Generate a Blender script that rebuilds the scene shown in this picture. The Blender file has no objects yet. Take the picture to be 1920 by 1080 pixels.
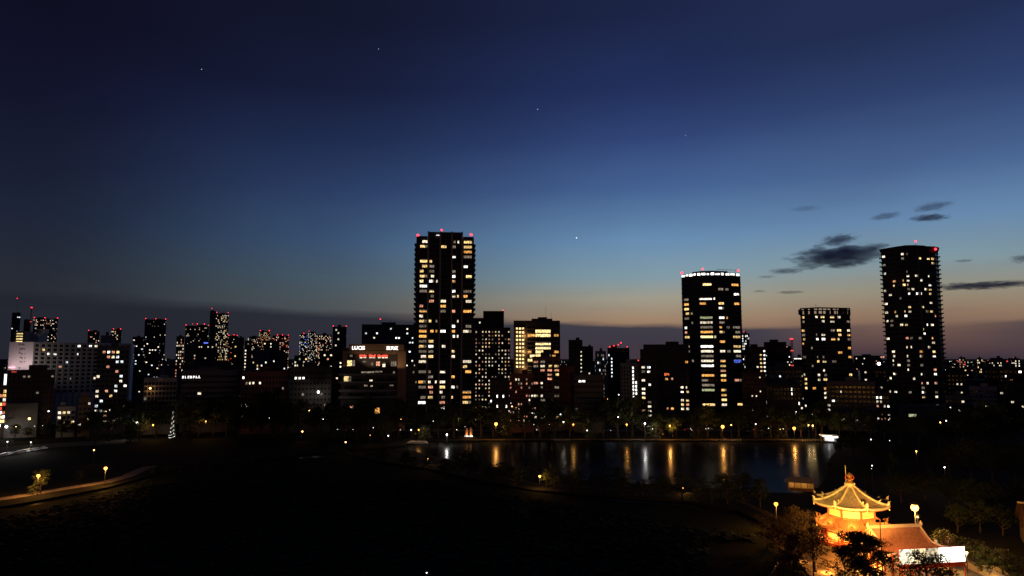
import bpy, math, random
from math import sin, cos, tan, atan, atan2, radians, pi, sqrt, hypot
from mathutils import Vector, Matrix
random.seed(11)
SC = bpy.context.scene
COL = SC.collection
D = bpy.data

# ------------------------------------------------------------------ camera
F, PITCH, EYE = 1300.0, atan((672 - 540) / 1300.0), 45.0
cam_d = D.cameras.new('camera'); cam = D.objects.new('camera', cam_d); COL.objects.link(cam)
cam.location = (0, 0, EYE); cam.rotation_euler = (pi / 2 + PITCH, 0, 0)
cam_d.sensor_width = 36; cam_d.lens = F / 1920 * 36
cam_d.clip_start = 1; cam_d.clip_end = 60000
SC.camera = cam

# ------------------------------------------------------------------ world: the sky after sunset
def lin(c):
    return tuple(((x / 255) / 12.92 if x / 255 <= .04045 else ((x / 255 + .055) / 1.055) ** 2.4) for x in c)

W = D.worlds.new('World'); SC.world = W; W.use_nodes = True
def build_world():
    nt = W.node_tree; nt.nodes.clear(); N = nt.nodes.new; L = nt.links.new
    def math_(op, a, b=None, clamp=False):
        n = N('ShaderNodeMath'); n.operation = op; n.use_clamp = clamp
        for i, v in enumerate((a, b)):
            if v is None: continue
            if isinstance(v, (int, float)): n.inputs[i].default_value = v
            else: L(v, n.inputs[i])
        return n.outputs[0]
    def mix(f, a, b):
        n = N('ShaderNodeMix'); n.data_type = 'RGBA'
        L(f, n.inputs[0]); L(a, n.inputs[6])
        if isinstance(b, tuple): n.inputs[7].default_value = (*b, 1)
        else: L(b, n.inputs[7])
        return n.outputs[2]
    def maprange(v, a, b, c=0, d=1, smooth=True):
        n = N('ShaderNodeMapRange'); n.interpolation_type = 'SMOOTHSTEP' if smooth else 'LINEAR'
        L(v, n.inputs[0])
        for i, x in enumerate((a, b, c, d)): n.inputs[i + 1].default_value = x
        return n.outputs[0]
    tc = N('ShaderNodeTexCoord'); sp = N('ShaderNodeSeparateXYZ'); L(tc.outputs['Generated'], sp.inputs[0])
    x, y, z = sp.outputs
    elev = math_('MULTIPLY', math_('ARCSINE', z), 180 / pi)
    SUN = 30.0                               # the sun went down beyond the right-hand tower
    sx, sy = sin(radians(SUN)), cos(radians(SUN))
    hor = math_('MAXIMUM', math_('SQRT', math_('ADD', math_('MULTIPLY', x, x), math_('MULTIPLY', y, y))), 1e-4)
    dot = math_('DIVIDE', math_('ADD', math_('MULTIPLY', x, sx), math_('MULTIPLY', y, sy)), hor)
    daz = math_('MULTIPLY', math_('ARCCOSINE', math_('MAXIMUM', math_('MINIMUM', dot, 1), -1)), 180 / pi)
    EM = 45.0
    def ramp(xpx, stops, floor):
        az = atan((xpx - 960) / F)
        n = N('ShaderNodeValToRGB'); L(math_('DIVIDE', elev, EM, True), n.inputs[0])
        cr = n.color_ramp; pts = [(0.0, lin(floor))]
        for py, c in sorted(stops, key=lambda s: -s[0]):
            e = math.degrees(atan((672 - py) / F * cos(az))) 
            pts.append((max(e, .02) / EM, lin(c)))
        last = pts[-1][1]
        pts.append((1.0, tuple(v * .8 for v in last)))
        while len(cr.elements) > 1: cr.elements.remove(cr.elements[-1])
        cr.elements[0].position = pts[0][0]; cr.elements[0].color = (*pts[0][1], 1)
        for p_, c_ in pts[1:]:
            e_ = cr.elements.new(p_); e_.color = (*c_, 1)
        return n.outputs[0]
    A = ramp(120, [(0, (14, 14, 34)), (150, (16, 18, 41)), (300, (22, 27, 47)), (400, (27, 34, 53)), (480, (34, 40, 53)), (550, (40, 43, 52)), (640, (36, 37, 46))], (32, 32, 40))
    B = ramp(580, [(0, (17, 21, 43)), (150, (20, 27, 55)), (250, (27, 41, 76)), (350, (38, 57, 95)), (450, (53, 77, 108)), (520, (68, 86, 100)), (565, (74, 83, 88)), (620, (70, 70, 74))], (58, 54, 60))
    Cc = ramp(1200, [(0, (24, 33, 66)), (150, (30, 45, 90)), (250, (42, 63, 112)), (350, (62, 92, 140)), (450, (98, 136, 172)), (520, (124, 149, 160)), (560, (154, 149, 133)), (600, (155, 127, 101)), (628, (134, 99, 82))], (86, 66, 66))
    Dd = ramp(1800, [(0, (30, 42, 78)), (150, (43, 63, 108)), (300, (68, 97, 142)), (400, (96, 130, 166)), (480, (121, 144, 153)), (540, (143, 136, 118)), (580, (141, 117, 96)), (620, (120, 89, 76)), (655, (86, 62, 61))], (54, 46, 52))
    c = mix(maprange(daz, 2, 20), Dd, Cc)
    c = mix(maprange(daz, 18, 47), c, B)
    c = mix(maprange(daz, 42, 66), c, A)
    # a distant bank of stratus along the horizon, its ragged upper edge made of stretched noise
    mp = N('ShaderNodeMapping'); L(tc.outputs['Generated'], mp.inputs[0]); mp.inputs['Scale'].default_value = (5, 5, 42)
    nz = N('ShaderNodeTexNoise'); L(mp.outputs[0], nz.inputs['Vector']); nz.inputs['Scale'].default_value = 1.6; nz.inputs['Detail'].default_value = 6
    edge = math_('ADD', maprange(daz, 14, 68, 2.45, 4.5, False), math_('MULTIPLY', math_('SUBTRACT', nz.outputs[0], .5), 1.0))
    rel = math_('SUBTRACT', elev, edge)
    soft = maprange(daz, 10, 60, .16, .5, False)
    bank = math_('SUBTRACT', 1.0, math_('DIVIDE', math_('ADD', rel, soft), math_('MULTIPLY', soft, 2), True))
    bank = math_('MULTIPLY', bank, math_('MULTIPLY', maprange(daz, 0, 12, .25, .95), maprange(elev, -1, 1.6, .75, 1)))
    bankcol = mix(maprange(daz, 15, 62), mix(maprange(elev, 0, 2.2), N('ShaderNodeRGB').outputs[0], lin((54, 55, 68))), lin((33, 35, 45)))
    nt.nodes[-1]
    for n in nt.nodes:
        if n.bl_idname == 'ShaderNodeRGB': n.outputs[0].default_value = (*lin((58, 50, 62)), 1)
    c = mix(bank, c, bankcol)
    # thin streaks and a faint mottling of high cloud
    mp2 = N('ShaderNodeMapping'); L(tc.outputs['Generated'], mp2.inputs[0]); mp2.inputs['Scale'].default_value = (3, 3, 30); mp2.inputs['Rotation'].default_value = (0, .05, .3)
    nz2 = N('ShaderNodeTexNoise'); L(mp2.outputs[0], nz2.inputs['Vector']); nz2.inputs['Scale'].default_value = 1.3; nz2.inputs['Detail'].default_value = 5; nz2.inputs['Roughness'].default_value = .6
    st = math_('MULTIPLY', maprange(nz2.outputs[0], .5, .75), maprange(elev, 9, 1.5, 0, .24))
    st = math_('MULTIPLY', st, maprange(daz, 0, 40, 1, .15))
    c = mix(st, c, lin((64, 58, 70)))
    mp3 = N('ShaderNodeMapping'); L(tc.outputs['Generated'], mp3.inputs[0]); mp3.inputs['Scale'].default_value = (2, 2, 5); mp3.inputs['Rotation'].default_value = (0, .35, 0)
    nz3 = N('ShaderNodeTexNoise'); L(mp3.outputs[0], nz3.inputs['Vector']); nz3.inputs['Scale'].default_value = 1.7; nz3.inputs['Detail'].default_value = 4
    g = N('ShaderNodeMix'); g.data_type = 'RGBA'; g.blend_type = 'MULTIPLY'; g.inputs[0].default_value = 1
    L(c, g.inputs[6])
    cm = N('ShaderNodeCombineXYZ'); v = maprange(nz3.outputs[0], .3, .75, .93, 1.08, False)
    for i in range(3): L(v, cm.inputs[i])
    L(cm.outputs[0], g.inputs[7]); c = g.outputs[2]
    hs = N('ShaderNodeHueSaturation'); hs.inputs['Saturation'].default_value = .97; L(c, hs.inputs['Color']); c = hs.outputs[0]
    # below the horizon: the dark of the land
    c = mix(maprange(elev, 0, -1.2), c, lin((14, 14, 18)))
    bg = N('ShaderNodeBackground'); L(c, bg.inputs[0]); bg.inputs[1].default_value = 1.06
    out = N('ShaderNodeOutputWorld'); L(bg.outputs[0], out.inputs[0])
build_world()
W.cycles.sampling_method = 'MANUAL'; W.cycles.sample_map_resolution = 512

# ------------------------------------------------------------------ exposure and render
SC.view_settings.view_transform = 'Standard'; SC.view_settings.look = 'None'
SC.view_settings.exposure = 0; SC.view_settings.gamma = 1; SC.view_settings.use_curve_mapping = False
SC.render.engine = 'CYCLES'
cy = SC.cycles
cy.max_bounces = 7; cy.diffuse_bounces = 2; cy.glossy_bounces = 3; cy.transmission_bounces = 2; cy.volume_bounces = 5; cy.volume_step_rate = .3; cy.transparent_max_bounces = 8
cy.sample_clamp_indirect = 3; cy.caustics_reflective = False; cy.caustics_refractive = False
cy.use_denoising = True
try: cy.denoiser = 'OPENIMAGEDENOISE'
except Exception: pass

# ------------------------------------------------------------------ rays and points
def ray(px, py):
    u, v = (px - 960) / F, (540 - py) / F
    return Vector((u, cos(PITCH) - v * sin(PITCH), sin(PITCH) + v * cos(PITCH)))
def P(px, py, Y):
    d = ray(px, py); t = Y / d.y
    return Vector((d.x * t, Y, EYE + d.z * t))
def G(px, py, z=0.0):
    d = ray(px, py); t = (z - EYE) / d.z
    return Vector((d.x * t, d.y * t, z))
def at_ground(px, Y):                      # the ground point at depth Y whose foot is seen at column px
    d = ray(px, 672 + EYE * F / Y * .99); return Vector((d.x / d.y * Y, Y, 0))

# ------------------------------------------------------------------ materials
MATS = {}
def principled(name, col, rough=.8, metal=0, noise=.25, scale=3.0, spec=.3):
    if name in MATS: return MATS[name]
    m = D.materials.new(name); m.use_nodes = True; nt = m.node_tree; b = nt.nodes['Principled BSDF']
    b.inputs['Roughness'].default_value = rough; b.inputs['Metallic'].default_value = metal
    b.inputs['Specular IOR Level'].default_value = spec
    b.inputs['Base Color'].default_value = (*col, 1)
    if noise:
        tc = nt.nodes.new('ShaderNodeTexCoord'); nz = nt.nodes.new('ShaderNodeTexNoise'); nz.inputs['Scale'].default_value = scale; nz.inputs['Detail'].default_value = 5
        oi = nt.nodes.new('ShaderNodeObjectInfo'); ad = nt.nodes.new('ShaderNodeVectorMath'); ad.operation = 'ADD'
        nt.links.new(tc.outputs['Object'], ad.inputs[0]); nt.links.new(oi.outputs['Location'], ad.inputs[1]); nt.links.new(ad.outputs[0], nz.inputs['Vector'])
        r = nt.nodes.new('ShaderNodeMapRange'); r.inputs[1].default_value = .25; r.inputs[2].default_value = .75
        r.inputs[3].default_value = 1 - noise; r.inputs[4].default_value = 1 + noise
        nt.links.new(nz.outputs[0], r.inputs[0])
        mx = nt.nodes.new('ShaderNodeVectorMath'); mx.operation = 'SCALE'; mx.inputs[0].default_value = col
        nt.links.new(r.outputs[0], mx.inputs['Scale']); nt.links.new(mx.outputs[0], b.inputs['Base Color'])
    MATS[name] = m; return m
def emit(name, col, strength, vary=False, sample=False):
    if name in MATS: return MATS[name]
    m = D.materials.new(name); m.use_nodes = True; nt = m.node_tree; nt.nodes.clear()
    e = nt.nodes.new('ShaderNodeEmission'); o = nt.nodes.new('ShaderNodeOutputMaterial'); nt.links.new(e.outputs[0], o.inputs[0])
    e.inputs[0].default_value = (*col, 1); e.inputs[1].default_value = strength
    if vary:                                # a room behind the glass: curtains, lamps and furniture of uneven brightness
        tc = nt.nodes.new('ShaderNodeTexCoord'); oi = nt.nodes.new('ShaderNodeObjectInfo')
        ad = nt.nodes.new('ShaderNodeVectorMath'); ad.operation = 'ADD'
        sc = nt.nodes.new('ShaderNodeVectorMath'); sc.operation = 'SCALE'; sc.inputs['Scale'].default_value = 37.0
        cb = nt.nodes.new('ShaderNodeCombineXYZ')
        for i in range(3): nt.links.new(oi.outputs['Random'], cb.inputs[i])
        nt.links.new(cb.outputs[0], sc.inputs[0]); nt.links.new(tc.outputs['Object'], ad.inputs[0]); nt.links.new(sc.outputs[0], ad.inputs[1])
        vo = nt.nodes.new('ShaderNodeTexNoise'); vo.inputs['Scale'].default_value = 1.1; vo.inputs['Detail'].default_value = 4
        nt.links.new(ad.outputs[0], vo.inputs['Vector'])
        r = nt.nodes.new('ShaderNodeMapRange'); r.inputs[1].default_value = .32; r.inputs[2].default_value = .66; r.inputs[3].default_value = .12; r.inputs[4].default_value = 1.25
        nt.links.new(vo.outputs[0], r.inputs[0])
        mu = nt.nodes.new('ShaderNodeMath'); mu.operation = 'MULTIPLY'; mu.inputs[1].default_value = strength
        r2 = nt.nodes.new('ShaderNodeMapRange'); r2.inputs[3].default_value = .6; r2.inputs[4].default_value = 1.3
        nt.links.new(oi.outputs['Random'], r2.inputs[0])
        m2 = nt.nodes.new('ShaderNodeMath'); m2.operation = 'MULTIPLY'
        nt.links.new(r.outputs[0], mu.inputs[0]); nt.links.new(mu.outputs[0], m2.inputs[0]); nt.links.new(r2.outputs[0], m2.inputs[1])
        nt.links.new(m2.outputs[0], e.inputs[1])
    m.cycles.emission_sampling = 'FRONT_BACK' if sample else 'NONE'
    MATS[name] = m; return m

wall_dark = principled('facade_dark_tile', (.085, .07, .064), .7)
wall_brown = principled('facade_brown_tile', (.15, .1, .075), .7)
pilaster_m = principled('pilaster_tile', (.72, .5, .37), .7)
wall_red = principled('facade_red_brick', (.22, .09, .07), .8)
wall_grey = principled('facade_grey_concrete', (.22, .2, .19), .85)
wall_mid = principled('facade_mid_concrete', (.15, .14, .135), .85)
wall_pale = principled('facade_pale_render', (.42, .4, .37), .85)
wall_white = principled('facade_white_paint', (.78, .75, .73), .8, noise=.06)
wall_tan = principled('facade_tan_panel', (.36, .22, .13), .8)
slab_m = principled('balcony_slab', (.2, .165, .145), .8)
metal_dark = principled('dark_painted_metal', (.04, .04, .045), .5, .3, .1)
glass_dark = principled('unlit_glass', (.015, .017, .022), .18, 0, 0, spec=.35)
frame_m = principled('window_frame', (.05, .05, .05), .5, .2, 0)
asphalt = principled('asphalt', (.045, .045, .047), .9)
paving = principled('path_paving', (.26, .21, .16), .9, spec=.1)
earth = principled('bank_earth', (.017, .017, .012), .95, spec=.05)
stone = principled('granite', (.3, .28, .25), .85)
LIT = {
    'y': emit('lit_yellow', (1, .66, .24), 1.75, True), 'Y': emit('lit_bright_yellow', (1, .72, .29), 2.4, True),
    'o': emit('lit_orange', (1, .45, .1), 1.55, True), 'w': emit('lit_warm_white', (1, .84, .6), 1.75, True),
    'W': emit('lit_white', (1, .95, .86), 3.0, True), 'd': emit('lit_dim', (.75, .6, .45), .36, True),
    'p': emit('lit_pink', (1, .42, .25), 1.15, True), 'g': emit('lit_green_white', (.8, .85, .45), .75, True),
    'r': emit('lit_red', (1, .1, .06), 1.3), 'b': emit('lit_blue', (.12, .2, 1), 1.3), 'c': emit('lit_cool_white', (.85, .95, 1), 1.7, True),
}
DARK = glass_dark
red_lamp = emit('aviation_red', (1, .02, .03), 8)
sign_white = emit('sign_white', (1, .97, .95), 2.0)
sign_red = emit('sign_red', (1, .1, .06), 1.6)

# ------------------------------------------------------------------ mesh helper
class MB:
    def __init__(s): s.v, s.f, s.m, s.mats = [], [], [], []
    def mi(s, mat):
        if mat not in s.mats: s.mats.append(mat)
        return s.mats.index(mat)
    def add(s, vs, fs, mat):
        o = len(s.v); k = s.mi(mat); s.v += [tuple(v) for v in vs]
        for f in fs: s.f.append(tuple(i + o for i in f)); s.m.append(k)
    def box(s, x0, x1, y0, y1, z0, z1, mat, M=None):
        vs = [Vector((x, y, z)) for x in (x0, x1) for y in (y0, y1) for z in (z0, z1)]
        if M is not None: vs = [M @ v for v in vs]
        s.add(vs, [(0, 1, 3, 2), (4, 6, 7, 5), (0, 4, 5, 1), (2, 3, 7, 6), (0, 2, 6, 4), (1, 5, 7, 3)], mat)
    def prism(s, pts, z0, z1, mat, bottom=False):
        n = len(pts); vs = [(x, y, z0) for x, y in pts] + [(x, y, z1) for x, y in pts]
        fs = [(i, (i + 1) % n, n + (i + 1) % n, n + i) for i in range(n)] + [tuple(range(n, 2 * n))]
        if bottom: fs.append(tuple(reversed(range(n))))
        s.add(vs, fs, mat)
    def tube(s, pts, radii, mat, n=6, cap=True):
        rings = []; pts = [Vector(p) for p in pts]; vs = []
        for i, p in enumerate(pts):
            t = (pts[min(i + 1, len(pts) - 1)] - pts[max(i - 1, 0)]).normalized()
            a = t.orthogonal().normalized(); b = t.cross(a)
            r = radii[i] if isinstance(radii, (list, tuple)) else radii
            vs += [p + (a * cos(2 * pi * k / n) + b * sin(2 * pi * k / n)) * r for k in range(n)]
        fs = []
        for i in range(len(pts) - 1):
            for k in range(n):
                fs.append((i * n + k, i * n + (k + 1) % n, (i + 1) * n + (k + 1) % n, (i + 1) * n + k))
        if cap: fs += [tuple(reversed(range(n))), tuple(range((len(pts) - 1) * n, len(pts) * n))]
        s.add(vs, fs, mat)
    def lathe(s, prof, mat, n=12, c=(0, 0, 0)):
        vs = []
        for r, z in prof: vs += [(c[0] + r * cos(2 * pi * k / n), c[1] + r * sin(2 * pi * k / n), c[2] + z) for k in range(n)]
        fs = []
        for i in range(len(prof) - 1):
            for k in range(n): fs.append((i * n + k, i * n + (k + 1) % n, (i + 1) * n + (k + 1) % n, (i + 1) * n + k))
        fs += [tuple(reversed(range(n))), tuple(range((len(prof) - 1) * n, len(prof) * n))]
        s.add(vs, fs, mat)
    def ball(s, c, r, mat, n=8, k=5, sz=1.0):
        s.lathe([(max(r * sin(pi * i / k), r * .02), -r * sz * cos(pi * i / k)) for i in range(k + 1)], mat, n, c)
    def mesh(s, name, smooth=False):
        me = D.meshes.new(name); me.from_pydata(s.v, [], s.f)
        for m in s.mats: me.materials.append(m)
        me.polygons.foreach_set('material_index', s.m)
        if smooth: me.polygons.foreach_set('use_smooth', [True] * len(s.f))
        me.update(); return me
    def build(s, name, parent=None, smooth=False, loc=None):
        return link(name, s.mesh(name, smooth), parent, loc)
def link(name, me, parent=None, loc=None):
    o = D.objects.new(name, me); COL.objects.link(o)
    if parent: o.parent = parent
    if loc is not None: o.location = loc
    return o
def tag(o, label=None, cat=None, group=None, kind=None):
    for k, v in (('label', label), ('category', cat), ('group', group), ('kind', kind)):
        if v: o[k] = v
    return o
def thing(name, label, cat, loc=(0, 0, 0), rz=0, group=None):
    o = D.objects.new(name, None); COL.objects.link(o); o.location = loc; o.rotation_euler = (0, 0, rz)
    return tag(o, label, cat, group)
def box_part(name, parent, x0, x1, y0, y1, z0, z1, mat):
    m = MB(); m.box(x0, x1, y0, y1, z0, z1, mat); return m.build(name, parent)

# ------------------------------------------------------------------ ground, banks and water
def slab(name, pts, z0, z1, mat):
    m = MB(); m.prism(pts, z0, z1, mat); return tag(m.build(name), kind='structure')
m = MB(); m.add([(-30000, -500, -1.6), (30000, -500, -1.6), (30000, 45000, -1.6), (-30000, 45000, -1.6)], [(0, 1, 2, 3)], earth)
tag(m.build('ground'), kind='structure')
g2 = lambda *pp: [tuple(G(x, y).xy) for x, y in pp]
# pond water: one quiet sheet, smoothed by the long exposure
wm = D.materials.new('pond_water'); wm.use_nodes = True
b = wm.node_tree.nodes['Principled BSDF']; b.inputs['Base Color'].default_value = (.006, .007, .008, 1); b.inputs['Roughness'].default_value = .16; b.inputs['IOR'].default_value = 1.33; b.inputs['Specular IOR Level'].default_value = .3
nz = wm.node_tree.nodes.new('ShaderNodeTexNoise'); nz.inputs['Scale'].default_value = .02; nz.inputs['Detail'].default_value = 4
mr = wm.node_tree.nodes.new('ShaderNodeMapRange'); mr.inputs[1].default_value = .3; mr.inputs[2].default_value = .7; mr.inputs[3].default_value = .19; mr.inputs[4].default_value = .25
tcw = wm.node_tree.nodes.new('ShaderNodeTexCoord'); wm.node_tree.links.new(tcw.outputs['Object'], nz.inputs['Vector'])
wm.node_tree.links.new(nz.outputs[0], mr.inputs[0]); wm.node_tree.links.new(mr.outputs[0], b.inputs['Roughness'])
m = MB(); m.add([(-260, 60, -.7), (420, 60, -.7), (420, 420, -.7), (-260, 420, -.7)], [(0, 1, 2, 3)], wm)
nt = wm.node_tree; gl = nt.nodes.new('ShaderNodeBsdfGlossy'); df = nt.nodes.new('ShaderNodeBsdfDiffuse'); mxs = nt.nodes.new('ShaderNodeMixShader'); fr = nt.nodes.new('ShaderNodeFresnel'); mu = nt.nodes.new('ShaderNodeMath')
mu.operation = 'MULTIPLY'; mu.inputs[1].default_value = .2; fr.inputs['IOR'].default_value = 1.33          # mirror reflection turned down in the shader to keep the pond dark
df.inputs[0].default_value = (.008, .009, .008, 1); nt.links.new(mr.outputs[0], gl.inputs['Roughness'])
bpn = nt.nodes.new('ShaderNodeBump'); bpn.inputs['Strength'].default_value = .25; bpn.inputs['Distance'].default_value = .3; wv = nt.nodes.new('ShaderNodeTexNoise'); wv.inputs['Scale'].default_value = .35; wv.inputs['Detail'].default_value = 3
nt.links.new(tcw.outputs['Object'], wv.inputs['Vector']); nt.links.new(wv.outputs[0], bpn.inputs['Height']); nt.links.new(bpn.outputs[0], gl.inputs['Normal'])
nt.links.new(fr.outputs[0], mu.inputs[0]); nt.links.new(mu.outputs[0], mxs.inputs[0]); nt.links.new(df.outputs[0], mxs.inputs[1]); nt.links.new(gl.outputs[0], mxs.inputs[2])
nt.links.new(mxs.outputs[0], nt.nodes['Material Output'].inputs['Surface'])
tag(m.build('pond_water'), kind='structure')
far_edge = g2((0, 950), (50, 942), (130, 927), (200, 914), (255, 899), (310, 882), (400, 868), (560, 852), (660, 845), (760, 834), (770, 826), (900, 825), (1100, 824), (1300, 825), (1480, 825), (1565, 828))
fb = [(-1800, 150), (far_edge[0][0] - 40, far_edge[0][1] - 14)] + far_edge + [(250, 372), (2500, 372), (9000, 30000), (-9000, 30000)]
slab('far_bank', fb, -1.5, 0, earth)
cause = g2((640, 848), (760, 840), (800, 853), (900, 872), (1010, 889), (1150, 905), (1280, 910), (1400, 922), (1500, 925), (1535, 914), (1548, 893), (1563, 880), (1554, 862), (1568, 845), (1562, 829)) + [(420, 371), (420, 120), (120, 105), (70, 118)] + \
    g2((1440, 1085), (1480, 1030), (1440, 985), (1380, 955), (1280, 938), (1150, 930), (1000, 919), (900, 900), (800, 878), (700, 862))
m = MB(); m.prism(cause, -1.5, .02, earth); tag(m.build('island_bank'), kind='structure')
def strip(name, pts, w, z, mat, t=.12):
    vs, fs = [], []
    for i, p in enumerate(pts):
        a = Vector(pts[max(i - 1, 0)]).xy; c = Vector(pts[min(i + 1, len(pts) - 1)]).xy
        d = (c - a).normalized(); n = Vector((-d.y, d.x))
        q = Vector(p).xy
        vs += [(*(q + n * w / 2), z), (*(q - n * w / 2), z)]
        if i: fs.append((2 * i - 2, 2 * i - 1, 2 * i + 1, 2 * i))
    mm = MB(); mm.add(vs, fs, mat); return tag(mm.build(name), kind='structure')
strip('lakeside_path', [G(*q) for q in ((-60, 945), (20, 933), (72, 924), (130, 915), (198, 904), (238, 893), (262, 882), (285, 874))], 5.0, .03, paving)
strip('causeway_path', [G(*q) for q in ((690, 846), (770, 855), (805, 866), (870, 882), (1005, 907), (1150, 918), (1280, 923), (1390, 940), (1450, 968), (1530, 1000))], 2.0, .05, MATS['worn_path'] if 'worn_path' in MATS else principled('worn_path', (.09, .075, .055), .95, spec=.05))
strip('waterfront_path', [Vector((x, 392 + 1.0 * sin(x * .04), 0)) for x in range(-60, 215, 12)], 4, .03, principled('worn_path', (.09, .075, .055), .95, spec=.05))
strip('shore_road', [Vector((x, 442, 0)) for x in range(-420, 460, 40)], 12, .03, asphalt)
strip('plaza_pavement', [G(*q) for q in ((-40, 846), (60, 838), (130, 833), (235, 828))], 22, .025, principled('plaza_grey', (.09, .085, .08), .9))
strip('temple_forecourt', [(62, 150, 0), (84, 146, 0), (100, 140, 0)], 34, .06, principled('forecourt_gravel', (.32, .28, .22), .95))

# lotus leaves that fill the near pond
def lotus():
    rnd = random.Random(5); green = principled('lotus_leaf', (.025, .042, .026), .8, 0, .4, .2, .03); mm = MB(); k = mm.mi(green)
    for _ in range(42000):
        Y = rnd.uniform(118, 262); px = rnd.uniform(-60, 1420)
        py = 672 + EYE * F / Y
        edge = 952 - px * .22 if px < 250 else (890 - (px - 250) * .09 if px < 640 else 855 + (px - 640) * .165)
        if py < edge + 12 or (px > 1250 and py > 1000 and px > 1330): continue
        c = at_ground(px, Y); r = rnd.uniform(.4, .85); z = rnd.uniform(-.45, .55); a0 = rnd.uniform(0, 6.3); tx, ty = rnd.uniform(-.25, .25), rnd.uniform(-.25, .25)
        o = len(mm.v)
        mm.v.append((c.x, c.y, z - .08))
        for i in range(6):
            a = a0 + i * pi / 3; dx, dy = r * cos(a), r * sin(a)
            mm.v.append((c.x + dx, c.y + dy, z + tx * dx + ty * dy))
        for i in range(6): mm.f.append((o, o + 1 + i, o + 1 + (i + 1) % 6)); mm.m.append(k)
    tag(mm.build('lotus_leaves'), kind='stuff')
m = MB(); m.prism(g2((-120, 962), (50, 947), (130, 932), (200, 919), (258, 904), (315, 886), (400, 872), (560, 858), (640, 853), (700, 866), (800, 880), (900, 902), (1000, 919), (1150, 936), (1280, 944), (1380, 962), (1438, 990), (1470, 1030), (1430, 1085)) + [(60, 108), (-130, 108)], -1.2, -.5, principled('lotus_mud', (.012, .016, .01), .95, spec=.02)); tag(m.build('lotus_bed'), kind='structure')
lotus()

# ------------------------------------------------------------------ windows
WCACHE = {}; WRND = random.Random(99)
def window_mesh(w, h, key, mull):
    w, h = round(w, 1), round(h, 1); var = WRND.choice((0, 0, 0, 1, 2, 3, 4)) if key in LIT and w > 1.4 else 0
    k = (w, h, key, mull, var)
    if k in WCACHE: return WCACHE[k]
    mm = MB(); t = .12; mat = LIT.get(key, DARK)
    if var == 0: mm.box(-w / 2, w / 2, -.04, .06, -h / 2, h / 2, mat)
    else:                                    # a half-drawn curtain or blind: one strip of the pane is dimmer or dark
        c = w * (-.5 + (0, .3, .62, .5, .42)[var]); other = DARK if var in (1, 3) else LIT['d']
        if var == 4:
            mm.box(-w / 2, w / 2, -.04, .06, -h / 2, h * .12, mat); mm.box(-w / 2, w / 2, -.05, .06, h * .12, h / 2, LIT['d'])
        else:
            mm.box(-w / 2, c, -.04, .06, -h / 2, h / 2, other if var == 1 else mat); mm.box(c, w / 2, -.05, .06, -h / 2, h / 2, mat if var == 1 else other)
    mm.box(-w / 2 - t, w / 2 + t, -.16, .05, h / 2, h / 2 + t, frame_m); mm.box(-w / 2 - t, w / 2 + t, -.2, .05, -h / 2 - t, -h / 2, frame_m)
    mm.box(-w / 2 - t, -w / 2, -.16, .05, -h / 2, h / 2, frame_m); mm.box(w / 2, w / 2 + t, -.16, .05, -h / 2, h / 2, frame_m)
    for i in range(1, mull + 1):
        x = -w / 2 + w * i / (mull + 1); mm.box(x - .08, x + .08, -.13, -.041, -h / 2, h / 2, frame_m)
    me = mm.mesh('window'); WCACHE[k] = me; return me
def put_window(root, fx, u, z, w, h, key, mull=1):
    """fx: facade frame (local origin, direction along, outward) """
    o0, dx = fx; p = o0 + dx * u
    me = window_mesh(w, h, key, mull)
    o = link('window', me, root); o.location = (p.x, p.y, z); o.rotation_euler = (0, 0, atan2(dx.y, dx.x))
    return o
def grid_quad(mm, fx, u, z, w, h, mat, out=.07):
    o0, dx = fx; n = Vector((dx.y, -dx.x, 0))
    a = o0 + dx * (u - w / 2); c = o0 + dx * (u + w / 2)
    vs = [a - n * .05, c - n * .05, c + n * out, a + n * out]
    V = [(v.x, v.y, zz) for zz in (z - h / 2, z + h / 2) for v in vs]
    mm.add(V, [(2, 3, 7, 6), (0, 1, 2, 3), (4, 7, 6, 5), (1, 5, 6, 2), (0, 3, 7, 4)], mat)

def red_light(root, x, y, z, h=1.6, r=.75, name='aviation_light'):
    mm = MB(); mm.tube([(x, y, z), (x, y, z + h)], .12, metal_dark, 5); mm.ball((x, y, z + h + r * .7), r, red_lamp, 8, 5)
    return mm.build(name, root)

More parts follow.
